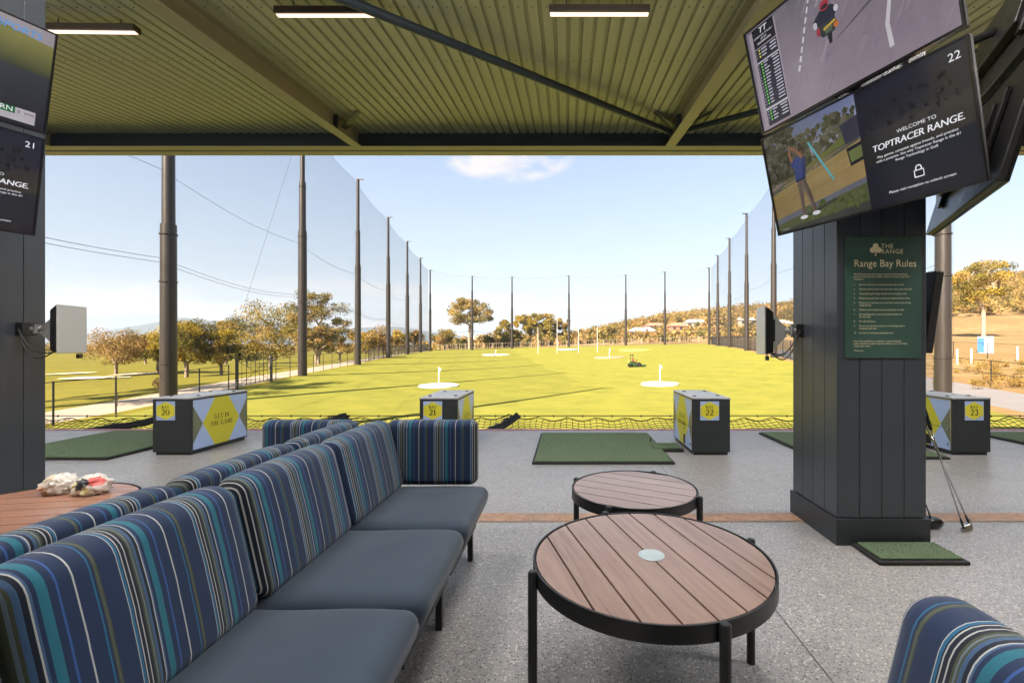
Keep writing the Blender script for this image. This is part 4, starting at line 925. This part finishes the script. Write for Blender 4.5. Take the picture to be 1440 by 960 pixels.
for i, (u, y, ztop) in enumerate(((664,130,21.5),(720,134,21.9),(800,136,22.6),(880,136,22.8),(935,134,23.4))):
    PB.append(pole(ORD[i]+' net pole from the left along the far end', (u-797)*y/640, y, ztop, [12.2,17.]))
def panel(label, a, b, zta, ztb, off):
    t = thing('tall_netting', label, 'netting', ((a+b)/2), 'net panels between the tall poles'); mb = MB(); d_ = (b-a).normalized(); nrm = Vector((-d_.y, d_.x, 0))*off; n_ = 10; k_ = 8
    grid = [[None]*(k_+1) for _ in range(n_+1)]
    for i in range(n_+1):
        q = i/n_; p = a.lerp(b, q)+nrm; zt = zta+(ztb-zta)*q-.5*math.sin(math.pi*q); zb = ground(p.x, p.y)+.1
        for j in range(k_+1): bel = .25*math.sin(math.pi*q)*math.sin(math.pi*j/k_); grid[i][j] = (p.x+nrm.x*bel, p.y+nrm.y*bel, zb+(zt-zb)*j/k_)
    for i in range(n_):
        for j in range(k_): mb.quad(grid[i][j], grid[i+1][j], grid[i+1][j+1], grid[i][j+1])
    mb.build('netting', m_netting, t, 180)
    for (h, dbl) in ((5.9, True), (10.6, False), (None, False)):
        mb = MB()
        for e in ((0, .22) if dbl else (0,)):
            pts = []
            for i in range(11):
                q = i/10; p = a.lerp(b, q)+nrm*.9; z = (h-e-.45*math.sin(math.pi*q)) if h else (zta+(ztb-zta)*q-.5*math.sin(math.pi*q)); pts.append((p.x,p.y,z))
            mb.tube(pts, .011 if (a.y+b.y) < 90 else .016, 4)
        mb.build('cable', m_cable, t)
for k in range(7): panel('tall net between the %s and %s left poles' % (ORD[k-1] if k else 'hidden', ORD[k]), PL[k][0], PL[k+1][0], PL[k][1], PL[k+1][1], .5)
for k in range(6): panel('tall net between the %s and %s right poles' % (ORD[k], ORD[k+1]), PR[k][0], PR[k+1][0], PR[k][1], PR[k+1][1], -.5)
chain = [PL[-1]]+PB+[PR[-1]]
for k in range(6): panel(['tall net at the far left corner of the range','tall net between the first and second far poles','tall net between the second and third far poles','tall net between the third and fourth far poles','tall net between the fourth and fifth far poles','tall net at the far right corner of the range'][k], chain[k][0], chain[k+1][0], chain[k][1], chain[k+1][1], .4)
gw = MB(); gw.tube([(PL[2][0].x,PL[2][0].y,21.5),(-31.5,41.5,ground(-31.5,41.5))], .012, 5); tag(gw.build('guy_wire', m_cable), 'thin guy wire slanting from the second left net pole', 'wire')

# ------------------------------------------------------------------ fences and gate
def fence(name, label, pts, h, post_gap, m, rails, pickets=0, rp=.035, sag=0):
    t = thing(name, label, 'fence', pts[0]); tot = []; 
    seg = [(Vector(pts[i]), Vector(pts[i+1])) for i in range(len(pts)-1)]; mbp = MB(); nposts = 0; ps = []
    for a, b in seg:
        l = (b-a).length; n_ = max(1, int(l/post_gap))
        for i in range(n_): ps.append(a.lerp(b, i/n_))
    ps.append(seg[-1][1])
    for p in ps[:100]:
        z = ground(p.x, p.y); mb = MB(); mb.tube([(p.x,p.y,z-.1),(p.x,p.y,z+h)], rp, 8); mb.build('post', m, t, 40)
    mb = MB()
    for rz_ in rails:
        for i in range(len(ps)-1):
            a, b = ps[i], ps[i+1]; q = a.lerp(b, .5); mb.tube([(a.x,a.y,ground(a.x,a.y)+h*rz_),(q.x,q.y,ground(q.x,q.y)+h*rz_-sag),(b.x,b.y,ground(b.x,b.y)+h*rz_)], .018, 4)
    if pickets:
        for i in range(len(ps)-1):
            a, b = ps[i], ps[i+1]; n_ = int((b-a).length/pickets)
            for j in range(n_): p = a.lerp(b, (j+.5)/n_); z = ground(p.x,p.y); mb.box(p.x-.02,p.y-.02,z+.05,p.x+.02,p.y+.02,z+h*.98)
    mb.build('infill', m, t)
g3 = lambda x, y: (x, y, ground(x, y))
fence('wire_fence', 'black post and wire fence on the left near the gate', [g3(XL(y)-.3, y) for y in (12,18,24,30)], 1.75, 3.0, m_black, (.98,), 0)
fence('wire_fence', 'black post fence running along the left net poles past the gate', [g3(XL(y)-.5, y) for y in (37,50,66)], 1.75, 2.4, m_black, (.98,.5), 0, .03)
fence('picket_fence', 'black picket fence along the far left net poles', [g3(XL(y)-.8, y) for y in (66,90,126)], 1.9, 3.0, m_black, (.95,.1), .45, .05)
fence('picket_fence', 'tall black fence along the right net poles', [g3(XR(y)+.9, y) for y in (44,70,100,128)], 2.3, 3.0, m_black, (.97,.5,.08), .4, .045)
fence('wire_fence', 'dark post and rail fence beyond the right column', [g3(XR(y)+5.5, y) for y in (16,22,28,36,46)], 1.6, 3.2, m_black, (.98,.5), 0, .03)
fence('wire_fence', 'outer dark wire fence on the dry slope at right', [g3(XR(y)+17, y) for y in (34,44,54,66)], 1.5, 3.5, m_black, (.98,), 0, .035)
m_pale_fence = M('weathered_paling', (.4,.33,.24), .85, 0, .2, .8)
fence('paling_fence', 'pale paling fence beyond the far right end of the range', [g3(x, 148) for x in (-42,-15,15,46)], 1.9, 3.0, m_pale_fence, (.9,.2), .7, .06)
gt = thing('gate', 'black braced steel gate beside the gravel path', 'gate', g3(XL(31)-.2, 31)); a = Vector(g3(XL(30.8)-.2, 30.8)); b = Vector(g3(XL(35.8)-.3, 35.8)); hg = 2.0
for p in (a, b):
    mb = MB(); mb.box(p.x-.07,p.y-.07,p.z-.1,p.x+.07,p.y+.07,p.z+hg+.12); mb.build('gate_post', m_black, gt)
mb = MB(); zz = max(a.z, b.z)
for q in (.05,.5,.95): mb.tube([a+Vector((0,0,.1+q*(hg-.15))), b+Vector((0,0,.1+q*(hg-.15)))], .025, 6)
for i in range(1, 8): p = a.lerp(b, i/8); mb.tube([(p.x,p.y,p.z+.15),(p.x,p.y,p.z+hg)], .014 if i % 2 else .024, 5)
mb.tube([a+Vector((0,0,.15)), b+Vector((0,0,hg-.05))], .018, 5); mb.tube([b+Vector((0,0,.15)), a+Vector((0,0,hg-.05))], .018, 5); mb.build('gate_leaf', m_black, gt)
for i, (u, v) in enumerate(((165,572),(232,566),(247,568))):   # small stakes by the path
    p = ray(u, v); mb = MB(); mb.tube([(p.x,p.y,p.z-.1),(p.x+.03*i,p.y,p.z+.75)], .025, 6); tag(mb.build('stake', m_bark), 'short timber stake standing beside the gravel path', 'stake', 'stakes by the path')

# ------------------------------------------------------------------ targets, goal posts, mower
def target(label, u, v, rpx, col, flag, tiltx=.035):
    p = ray(u, v); r_ = rpx*p.y/640; t = thing('target_green', label, 'golf target', p, 'target greens on the range'); 
    mb = MB(); n_ = 40
    for k in range(n_):
        a0, a1 = 2*math.pi*k/n_, 2*math.pi*(k+1)/n_
        f_ = lambda a, rr: (p.x+rr*math.cos(a), p.y+rr*math.sin(a), max(ground(p.x+rr*math.cos(a), p.y+rr*math.sin(a)), p.z+tiltx*rr*math.sin(a)+.0)+.09)
        mb.quad((p.x,p.y,p.z+.10), f_(a0, r_), f_(a1, r_)); g0, g1 = f_(a0, r_), f_(a1, r_); mb.quad(g0, (g0[0],g0[1],g0[2]-.3), (g1[0],g1[1],g1[2]-.3), g1)
    mb.build('surface', M('target_paint', col, .8, 0, .08, 1), t)
    if flag:
        h = flag*p.y/640; mb = MB(); mb.tube([(p.x,p.y,p.z),(p.x,p.y,p.z+h)], .035, 8); mb.build('flagstick', m_white, t, 40)
        mb = MB(); s_ = .2*h; 
        for i in range(4): mb.quad((p.x+.03+.12*i*h*.25,p.y+.03*math.sin(i*2),p.z+h-.25*h+.03*h*i),(p.x+.03+.12*(i+1)*h*.25,p.y+.03*math.sin(i*2+2),p.z+h-.25*h+.03*h*(i+1)),(p.x+.03+.12*(i+1)*h*.25,p.y+.03*math.sin(i*2+2),p.z+h-.03*h*(i+1)),(p.x+.03+.12*i*h*.25,p.y+.03*math.sin(i*2),p.z+h-.03*h*i))
        mb.build('flag', m_white, t)
target('white target disc with flagstick above the bay 21 dispenser', 617,543,27,(.8,.8,.78),27)
target('white target disc with flagstick above the bay 22 dispenser', 928,541,26,(.8,.8,.78),28)
target('small white target disc far out on the left', 697,499,19,(.7,.68,.55),7)
target('faded red target disc beside the goal posts', 857,503,22,(.42,.19,.12),13)
target('blue target disc between the goal posts', 799,491.5,15,(.16,.3,.5),0)
target('yellow target disc behind the mower', 892,492.5,21,(.7,.62,.08),0)
m_offwhite = M('weathered_white', (.5,.49,.45), .6)
gp = 'white goal posts on the range'
for (u, v0, v1, lb) in ((756.5,500,463,'short white goal post farthest left'),(783.5,498,447,'tall white goal post left of the blue disc'),(813.5,497.5,450,'tall white goal post right of the blue disc'),(840,497.5,461,'short white goal post beside the red disc')):
    y = 100.; x = (u-797)*y/640; z = ground(x, y); h = (v0-v1)*y/640; mb = MB(); mb.lathe([(.055,-.1),(.055,0),(.05,h*.3),(.045,h*.3+.01),(.04,h-.05),(.03,h),(0,h)], 12, (x,y,z)); tag(mb.build('goal_post', m_offwhite, None, 40), lb, 'goal post', gp)
m_green = M('mower_green', (.025,.06,.02), .5); m_yel = M('mower_yellow', (.3,.25,.05), .5); m_red = M('seat_red', (.35,.06,.04), .6)
p = ray(892, 516); mw = thing('ride_on_mower', 'green ride-on reel mower crossing the range lawn', 'mower', p); rot = R(20)
MM = Matrix.Translation(p) @ Matrix.Rotation(rot, 4, 'Z') @ Matrix.Scale(18*p.y/640/1.9, 4)
def mpart(name, fnc, m, bev=.02):
    mb = MB(); fnc(mb); mb.v = [tuple(MM @ Vector(v)) for v in mb.v]; return mb.build(name, m, mw, bevel=bev)
mpart('body', lambda b: (b.box(-.9,-.38,.38,.2,.38,.62), b.box(-.95,-.36,.62,-.25,.36,.92), b.box(.2,-.3,.4,.75,.3,.55)), m_green)
mpart('engine_cover', lambda b: b.box(-1.0,-.3,.63,-.6,.3,1.0), m_yel)
mpart('seat', lambda b: (b.box(-.25,-.24,.74,.2,.24,.86), b.box(-.34,-.24,.86,-.22,.24,1.32)), m_red)
mpart('steering_column', lambda b: (b.tube([(.55,0,.5),(.32,0,1.05)], .04, 8), b.lathe([(.17,1.06),(.2,1.06),(.2,1.09),(.17,1.09)], 16, (.32,0,0), closed=True)), m_black, 0)
mpart('roll_bar', lambda b: (b.tube([(-.45,-.36,.6),(-.45,-.36,1.8),(-.45,.36,1.8),(-.45,.36,.6)], .04, 8)), m_black, 0)
for sy in (-.36, .36): mpart('work_light', lambda b: b.box(-.5,sy-.12,1.72,-.36,sy+.12,1.9), m_black)
for (wx, wy, wr) in ((.45,-.62,.36),(.45,.62,.36),(-.75,0,.33)):
    mpart('wheel', lambda b: b.tube([(wx,wy-.14,wr),(wx,wy+.14,wr)], wr, 18), m_rubber, .03)
for (wx, wy) in ((1.05,-.7),(1.05,.7),(-.15,0)):
    mpart('reel_unit', lambda b: (b.tube([(wx,wy-.48,.2),(wx,wy+.48,.2)], .17, 12), b.box(wx-.22,wy-.5,.22,wx+.3,wy+.5,.4)), m_green, .01)

# ------------------------------------------------------------------ trees
def leaves_mesh(name, centers, radii, per_, size, cols, seed, parent=None, flat=.8, hang=.0):
    rg = np.random.default_rng(seed); cen = np.repeat(np.array(centers, float), per_, 0); rad = np.repeat(np.array(radii, float), per_, 0); n_ = len(cen)
    dv = rg.normal(size=(n_,3)); dv /= np.linalg.norm(dv, axis=1)[:,None]; rr = rg.random(n_)**.45
    pos = cen+dv*rr[:,None]*rad
    a = rg.normal(size=(n_,3)); a[:,2] -= hang; a /= np.linalg.norm(a, axis=1)[:,None]; b = np.cross(a, rg.normal(size=(n_,3))); b /= np.linalg.norm(b, axis=1)[:,None]
    sz = size*(.6+.8*rg.random(n_))[:,None]
    v = np.stack([pos-a*sz*.8, pos+b*sz*.32, pos+a*sz*.8, pos-b*sz*.32], 1).reshape(-1,3)
    o = ORG.get(parent.name, Vector((0,0,0))) if parent is not None else Vector((0,0,0)); v = v-np.array(o)
    me = bpy.data.meshes.new(name); me.vertices.add(n_*4); me.vertices.foreach_set('co', v.ravel().astype(np.float32)); me.loops.add(n_*4); me.loops.foreach_set('vertex_index', np.arange(n_*4, dtype=np.int32))
    me.polygons.add(n_); me.polygons.foreach_set('loop_start', np.arange(0, n_*4, 4, dtype=np.int32)); me.update(calc_edges=True)
    cl_ = np.array(cols); pick = cl_[rg.integers(0, len(cl_), len(centers))]; per_c = np.repeat(pick, per_, 0)*(.75+.5*rg.random(n_))[:,None]
    col = np.ones((n_,4,4), np.float32); col[:,:,:3] = per_c[:,None,:]
    ca = me.color_attributes.new('tint', 'FLOAT_COLOR', 'POINT'); ca.data.foreach_set('color', col.ravel()); me.materials.append(m_leaf)
    ob = bpy.data.objects.new(name, me); C.objects.link(ob)
    if parent is not None: ob.parent = parent; ORG[ob.name] = o
    return ob
GOLD = [(.28,.205,.032),(.22,.17,.032),(.34,.24,.045),(.17,.14,.03)]; OLIVE = [(.17,.15,.035),(.12,.10,.028),(.2,.15,.038),(.09,.08,.026)]; GUM = [(.26,.19,.058),(.19,.15,.05),(.32,.22,.07),(.14,.115,.04)]; RUST = [(.3,.19,.075),(.26,.165,.06),(.34,.23,.09),(.2,.14,.05)]; DARK = [(.09,.085,.03),(.075,.072,.027),(.12,.10,.036)]
def tree(name, label, u, vb, vt, wpx, Y, kind, cols, seed, nclump=22, per_=150, lean=0, gx=None):
    rd = random.Random(seed)
    x = (u-797)*Y/640 if gx is None else gx; zb = ground(x, Y); H = (CAMH-(vt-488)*Y/640)-zb; W_ = wpx*Y/640
    if gx is not None: H = vt; W_ = wpx
    per_ = int(per_*2.0); t = thing(name, label, 'tree', (x,Y,zb)); mb = MB(); centers = []; radii = []
    pale = kind in ('gum','tallgum','full'); tr = max(.1, H*(.02 if pale else .026))
    if kind == 'gum': f0, flat, cr = .42, .55, .13
    elif kind == 'full': f0, flat, cr = .16, .8, .115
    elif kind == 'tallgum': f0, flat, cr = .45, .6, .12
    elif kind == 'round': f0, flat, cr = .28, .8, .17
    else: f0, flat, cr = .1, .8, .18
    fork = Vector((x+lean*H*.1, Y, zb+H*f0*(.75 if pale else .85)))
    for i in range(nclump):
        for _ in range(30):
            a = rd.uniform(0, 6.283); q = math.sqrt(rd.random()); h = rd.uniform(f0+.06, 1-cr*.55)
            prof_ = (math.sin(math.pi*min(1, max(0, (h-f0*.7)/(1.06-f0*.7))))**.6)
            if kind == 'round': prof_ = (1-((h-.6)/.46)**2) if abs(h-.6) < .46 else .2
            c = Vector((x+math.cos(a)*q*W_*.5*prof_*.86+lean*H*.12*h, Y+math.sin(a)*q*W_*.5*prof_*.86, zb+H*h))
            mind = W_*(.15 if pale else .12)
            if all((c-k).length > mind for k in centers): break
        centers.append(c); r0 = (W_*cr*rd.uniform(.75, 1.35)); radii.append((r0, r0, r0*flat))
    # limbs: every clump hangs on the nearest clump or fork that is lower and nearer the stem
    nodes = [Vector((x,Y,zb-.2)), Vector((x+rd.uniform(-.1,.1)*tr*4,Y,zb+H*f0*.4)), fork]; par = [None,0,1]
    order = sorted(range(nclump), key=lambda i: (centers[i]-fork).length)
    for i in order:
        c = centers[i]; best = min(range(1, len(nodes)), key=lambda j: (nodes[j]-c).length+(max(0, nodes[j].z-c.z)*1.5)+.25*(nodes[j]-fork).length*(j > 2))
        m_ = nodes[best].lerp(c, .5)+Vector((rd.uniform(-1,1),rd.uniform(-1,1),rd.uniform(-.4,.8)))*(nodes[best]-c).length*.12
        nodes += [m_, c]; par += [best, len(nodes)-2]
    wgt = [0]*len(nodes)
    for j in range(len(nodes)-1, -1, -1):
        wgt[j] += 1
        if par[j] is not None: wgt[par[j]] += wgt[j]
    rad_ = lambda j: max(tr*.06, tr*1.25*math.sqrt(wgt[j]/wgt[0]))
    for j in range(1, len(nodes)):
        k = par[j]; r1 = rad_(j); r0_ = min(rad_(k), r1*1.35) if j > 2 else rad_(k)
        mb.tube([nodes[k], nodes[j]], [r0_, r1], 6, False)
    mb.build('trunk', m_bark_pale if pale else m_bark, t, 180)
    leaves_mesh('crown', centers, radii, per_, max(.17, Y*.0027), cols, seed, t, hang=.6)
    return t
T_ = [
 ('broad_tree','reddish spreading tree with a bare forked trunk right of the left console',163,525,463,82,62,'round',RUST,1,26,130),
 ('broad_tree','dense golden olive tree just right of the first left pole',262,530,450,78,58,'round',OLIVE+GOLD,2,34,190),
 ('broad_tree','small round golden tree with a straight trunk between first and second left poles',311,527,463,48,60,'round',GOLD,3,20,170),
 ('broad_tree','gold leafed tree mostly hidden behind the first left pole',222,522,468,48,64,'round',GOLD,4,20,150),
 ('broad_tree','dark tree in the gap left of the first left pole',205,508,470,44,95,'round',OLIVE,5,16,130),
 ('broad_tree','dark bushy crown rising behind the two trees by the first left pole',318,510,447,52,100,'round',DARK+OLIVE,6,18,150),
 ('gum_tree','wide spreading gum tree left of the second left pole',380,515,427,118,72,'full',GUM+GOLD+OLIVE,7,52,120),
 ('gum_tree','tall gum tree with open crown right of the second left pole',448,512,409,84,70,'full',GUM+OLIVE,8,44,120),
 ('broad_tree','low dark round tree left of the wide spreading gum',347,504,478,40,85,'round',DARK,9,12,150),
 ('gum_tree','slim forked gum tree in front of the tall open gum',444,512,455,52,62,'gum',GUM+RUST,10,18,120),
 ('broad_tree','grey green tree left of the third left pole',478,503,458,48,105,'round',GUM+DARK,11,16,130),
 ('broad_tree','golden tree right of the third left pole',525,503,461,52,98,'round',GOLD+RUST,12,20,150),
 ('broad_tree','tawny tree between the fourth and fifth left poles',558,498,465,36,130,'round',RUST+GOLD,13,14,120),
 ('broad_tree','tawny tree between the fifth and sixth left poles',581,497,464,32,140,'round',RUST+GUM,14,14,120),
 ('gum_tree','isolated tall gum tree with pale trunk behind the first far pole',660,492,419,70,152,'tallgum',GUM,15,32,110),
 ('broad_tree','russet scrubby tree left of the isolated gum',624,494,462,34,158,'round',RUST+GUM,16,16,110),
 ('broad_tree','dark shrub at the foot of the isolated gum',649,493,477,18,155,'round',DARK,17,9,110),
 ('broad_tree','bright yellow green bush beside the red roofed house',688,490,472,20,160,'round',[(.17,.14,.02),(.13,.12,.02)],18,9,120),
 ('broad_tree','yellow bush in front of the second far pole',715,490,469,24,165,'round',[(.2,.16,.025),(.16,.13,.02)],19,9,120),
 ('gum_tree','feathery gum tree left of the second far pole',706,490,449,36,175,'full',GUM+GOLD,20,26,110),
 ('gum_tree','pale gum tree just right of the second far pole',737,489,443,40,180,'full',GUM+GOLD,21,30,110),
 ('gum_tree','tallest pale gum tree between second and third far poles',763,489,440,46,180,'full',GUM+GOLD,22,34,110),
 ('gum_tree','thin gum tree beside the third far pole',791,489,446,30,185,'full',GUM,23,20,110),
 ('broad_tree','dark low scrub tree under the pale gums',758,490,478,34,165,'round',DARK+RUST,24,10,120),
 ('broad_tree','olive tree on the ridge right of the third far pole',824,486,462,26,200,'round',GUM+DARK,25,12,120),
 ('broad_tree','olive bushy tree right of the short goal post',853,486,460,34,205,'round',OLIVE+GUM,26,14,120),
 ('broad_tree','dark green tree low beside the red disc',846,487,468,18,175,'round',DARK,27,8,110),
 ('broad_tree','pinkish bare tree behind the tall goal posts',808,488,471,28,175,'round',RUST,28,12,100),
 ('gum_tree','tall pale trunked gum on the dry slope at far right',1383,463,362,76,118,'gum',GUM+GOLD,29,34,130),
]
for (n_, lb, u, vb, vt, wp, Y, kd, cs, sd, nc, pr) in T_: tree(n_, lb, u, vb, vt, wp, Y, kd, cs, sd, nc, pr)
tree('gum_tree','tall tree out of view behind the left column',0,0,18.,8.5,18.5,'gum',OLIVE,40,26,120,0,-32.5)
tree('gum_tree','tall tree out of view left of the range fence',0,0,16.,8.,22.,'gum',OLIVE,41,24,120,0,-36.5)
# far wood on the right hill and the distant tree line
rd = random.Random(77); cen = []; rad = []
for _ in range(5200):
    u = rd.uniform(826, 1800) if rd.random() < .8 else rd.uniform(880, 1500); a = (u-797)/640; Y = rd.uniform(190, 520); x = a*Y
    lim = 215 if a < .62 else 165
    if Y < lim+mnoise.noise((a*7,0,0))*30 or (a < .3 and Y < 300-a*200): continue
    h = rd.uniform(4, 8.5)*(1.25 if rd.random() < .12 else 1); z = ground(x, Y); r_ = rd.uniform(1.8, 3.6)
    cen.append((x, Y, z+h*.62)); rad.append((r_, r_, h*.42))
o = leaves_mesh('hillside_wood', cen, rad, 60, .9, RUST+GUM+[(.25,.16,.05),(.2,.14,.05),(.16,.125,.045)], 5); tag(o, 'rust and olive bushland covering the hill on the right', 'woodland', kind='stuff')
cen = []; rad = []
for _ in range(1500):
    u = rd.uniform(-200, 840); Y = rd.uniform(240, 900); x = (u-797)*Y/640; h = rd.uniform(4, 9)*(.6+.4*min(1, Y/600)); cen.append((x, Y, ground(x, Y)+h*.5)); r_ = rd.uniform(2.5, 5); rad.append((r_, r_, h*.55))
for _ in range(420):
    u = rd.uniform(590, 850); Y = rd.uniform(168, 230); x = (u-797)*Y/640; h = rd.uniform(2, 7.5); cen.append((x, Y, ground(x, Y)+h*.4)); r_ = rd.uniform(1.0, 2.4); rad.append((r_, r_, h*.5))
for _ in range(420):
    u = rd.uniform(840, 1125); Y = rd.uniform(155, 290); x = (u-797)*Y/640; h = rd.uniform(1.5, 4.5); cen.append((x, Y, ground(x, Y)+h*.4)); r_ = rd.uniform(1.0, 2.4); rad.append((r_, r_, h*.5))
o = leaves_mesh('distant_woods', cen, rad, 60, .9, GUM+RUST+RUST+OLIVE, 6); tag(o, 'low distant belt of olive and tawny trees along the horizon', 'woodland', kind='stuff')
# shrubs right of the column
cen = []; rad = []
for _ in range(60):
    u = rd.uniform(1312, 1440); v = rd.uniform(508, 548); q = ray(u, v); h = rd.uniform(.3, .9); cen.append((q.x, q.y, q.z+h*.4)); rad.append((h*.5, h*.5, h*.5))
o = leaves_mesh('dry_tussocks', cen, rad, 130, .07, [(.3,.2,.06),(.24,.15,.05),(.2,.14,.04)], 9); tag(o, 'dry golden tussock grass on the right slope', 'tussock grass', kind='stuff')
q = ray(227, 546); o = leaves_mesh('dry_bush', [(q.x,q.y,q.z+.4)], [(.55,.5,.45)], 500, .1, [(.32,.2,.12),(.25,.15,.08)], 10); o.name = 'dry_bush'; tag(o, 'dry tawny bush on the path edge above the bay 20 dispenser', 'bush')

# bunkers on the golf course
for i, (u, v, rpx, lb) in enumerate(((135,532,24,'long pale sand bunker nearest the left console'),(190,526.5,10,'pale sand bunker near the forked red tree'),(97,526,9,'pale sand bunker under the left console cords'))):
    p = ray(u, v); mb = MB(); r_ = rpx*p.y/640
    f_ = lambda a, k: (p.x+r_*k*math.cos(a)*(1+.15*math.sin(3*a)), p.y+3.2*k*math.sin(a)*(1+.2*math.sin(2*a)))
    pts = [(*f_(2*math.pi*j/28, 1), 0) for j in range(28)]; ctr = (p.x, p.y, p.z+.1)
    pts = [(x_, y_, ground(x_, y_)+.12) for x_, y_, _ in pts]
    for j in range(28): mb.quad(ctr, pts[j], pts[(j+1) % 28])
    tag(mb.build('sand_bunker', M('bunker_sand', (.6,.52,.38), .9), None), lb, 'bunker', 'bunkers on the golf course')

# ------------------------------------------------------------------ houses
m_brick = M('brick_wall', (.3,.13,.08), .85, 0, .15, 2); m_cream = M('cream_render', (.34,.27,.2), .8, 0, .1, 1); m_tile_r = M('terracotta_tiles', (.3,.14,.09), .8, 0, .2, 1); m_tile_g = M('pale_roof_sheet', (.42,.40,.4), .6, 0, .1, 1); m_tile_w = M('white_roof_sheet', (.36,.33,.31), .6, 0, .06, 1); m_win = M('window_glass', (.03,.035,.045), .15, 0, .1, 1)
def house(label, u, v, wpx, Y, wall, roof, rz=0, hw=2.7, hr=1.8):
    x = (u-797)*Y/640; z = max(ground(x, Y), CAMH-(v-488)*Y/640) ; W_ = wpx*Y/640; D_ = W_*.6; zb = ground(x, Y)-1
    t = thing('house', label, 'house', (x,Y,z), 'houses beyond the range'); M4 = Matrix.Translation((x,Y,z)) @ Matrix.Rotation(rz, 4, 'Z')
    mb = MB(); mb.box(-W_/2,-D_/2,zb-z,W_/2,D_/2,hw, M4); mb.build('wall', wall, t)
    mb = MB(); e = .5; rl = W_*.28
    mb._add([M4 @ Vector(p) for p in ((-W_/2-e,-D_/2-e,hw),(W_/2+e,-D_/2-e,hw),(W_/2+e,D_/2+e,hw),(-W_/2-e,D_/2+e,hw),(-rl,0,hw+hr),(rl,0,hw+hr))], [(0,1,5,4),(2,3,4,5),(1,2,5),(3,0,4),(3,2,1,0)]); mb.build('roof', roof, t)
    for q in (-.3,.05,.33):
        mb = MB(); mb.box(q*W_-.08*W_, -D_/2-.03, hw*.35, q*W_+.08*W_, -D_/2+.02, hw*.8, M4); mb.build('window', m_win, t)
for a in (('red brick house with pale roof left of the second far pole',697,487,34,178,m_brick,m_tile_w,R(8)),('cream house with pale roof behind the isolated gum',672,487,22,190,m_cream,m_tile_w,R(-5)),('brick house half hidden by the second far pole',728,487,20,195,m_brick,m_tile_g,R(4)),
          ('cream house with grey roof right of the fourth far pole',903,480,38,215,m_cream,m_tile_g,R(-6)),('cream house with terracotta roof left of the fifth far pole',922,473,30,250,m_cream,m_tile_r,R(10)),('pale house with white roof right of the fifth far pole',978,474,32,240,m_cream,m_tile_w,R(-4)),
          ('brick house with terracotta roof low behind the paling fence',954,478,26,220,m_brick,m_tile_r,R(5)),('cream house with red roof behind the sixth right pole',1015,474,26,250,m_cream,m_tile_r,0.),('white roofed house left of the grey console',1052,474,40,220,m_cream,m_tile_w,R(6)),('long white roofed house behind the grey console',1090,472,46,190,m_cream,m_tile_w,R(-3)),
          ('small tan house near the bare pinkish tree',820,484,20,215,m_cream,m_tile_r,0.),('pale house on the left horizon between trees',238,476,14,420,m_cream,m_tile_w,0.)): house(*a)
# portable toilet on the dry slope
pq = ray(1386, 496); Yt = pq.y; x = pq.x; z = pq.z; sc_t = Yt/640; pt = thing('portable_toilet', 'blue and white portable cabin on the dry slope at right', 'portable toilet', (x,Yt,z)); wt, ht = 13*sc_t, 22*sc_t; wd = wt*.42
mb = MB(); mb.box(x-wt/2,Yt-wd,z-.3,x+wt/2,Yt+wd,z+ht); mb.build('body', M('cabin_white', (.6,.62,.66), .5), pt, bevel=.03)
mb = MB(); mb.box(x-wt/2-.03,Yt-wd*.95,z+.05,x-wt/2-.002,Yt+wd*.95,z+ht-.1); dr = mb.build('door', M('cabin_blue', (.07,.2,.5), .45), pt, bevel=.01)
mb = MB(); mb.box(x-wt/2-.06,Yt-wd*.7,z+ht*.45,x-wt/2-.032,Yt-wd*.6,z+ht*.55); mb.build('handle', m_black, dr)
mb = MB(); mb.box(x-wt/2-.03,Yt-wd-.03,z+ht+.002,x+wt/2+.03,Yt+wd+.03,z+ht+.06); mb.build('roof', M('cabin_roof', (.65,.66,.68), .5), pt, bevel=.03)
# pale guards on young plants
for i, (u, v, lb) in enumerate(((1346,512,'pale tree guard left of the portable cabin'),(1431,508,'pale tree guard right of the portable cabin'),(1366,511,'pale tree guard at the foot of the portable cabin'))):
    p = ray(u, v); mb = MB(); mb.lathe([(.07,0),(.07,1.3),(.06,1.3),(.06,0)], 10, p, closed=True); tag(mb.build('tree_guard', m_white, None, 40), lb, 'tree guard', 'tree guards on the slope')

# ------------------------------------------------------------------ air
mb = MB(); mb.box(-9500,-300,-60,9500,7700,700)
mh = bpy.data.materials.new('haze_air'); mh.use_nodes = True; nt = mh.node_tree; nt.nodes.clear()
pv = N(nt, 'ShaderNodeVolumePrincipled'); pv.inputs['Color'].default_value = (.68,.82,1,1); pv.inputs['Density'].default_value = HAZE; pv.inputs['Anisotropy'].default_value = 0
o_ = N(nt, 'ShaderNodeOutputMaterial'); L(nt, pv.outputs[0], o_.inputs['Volume'])
if HAZE: tag(mb.build('haze', mh), kind='stuff')
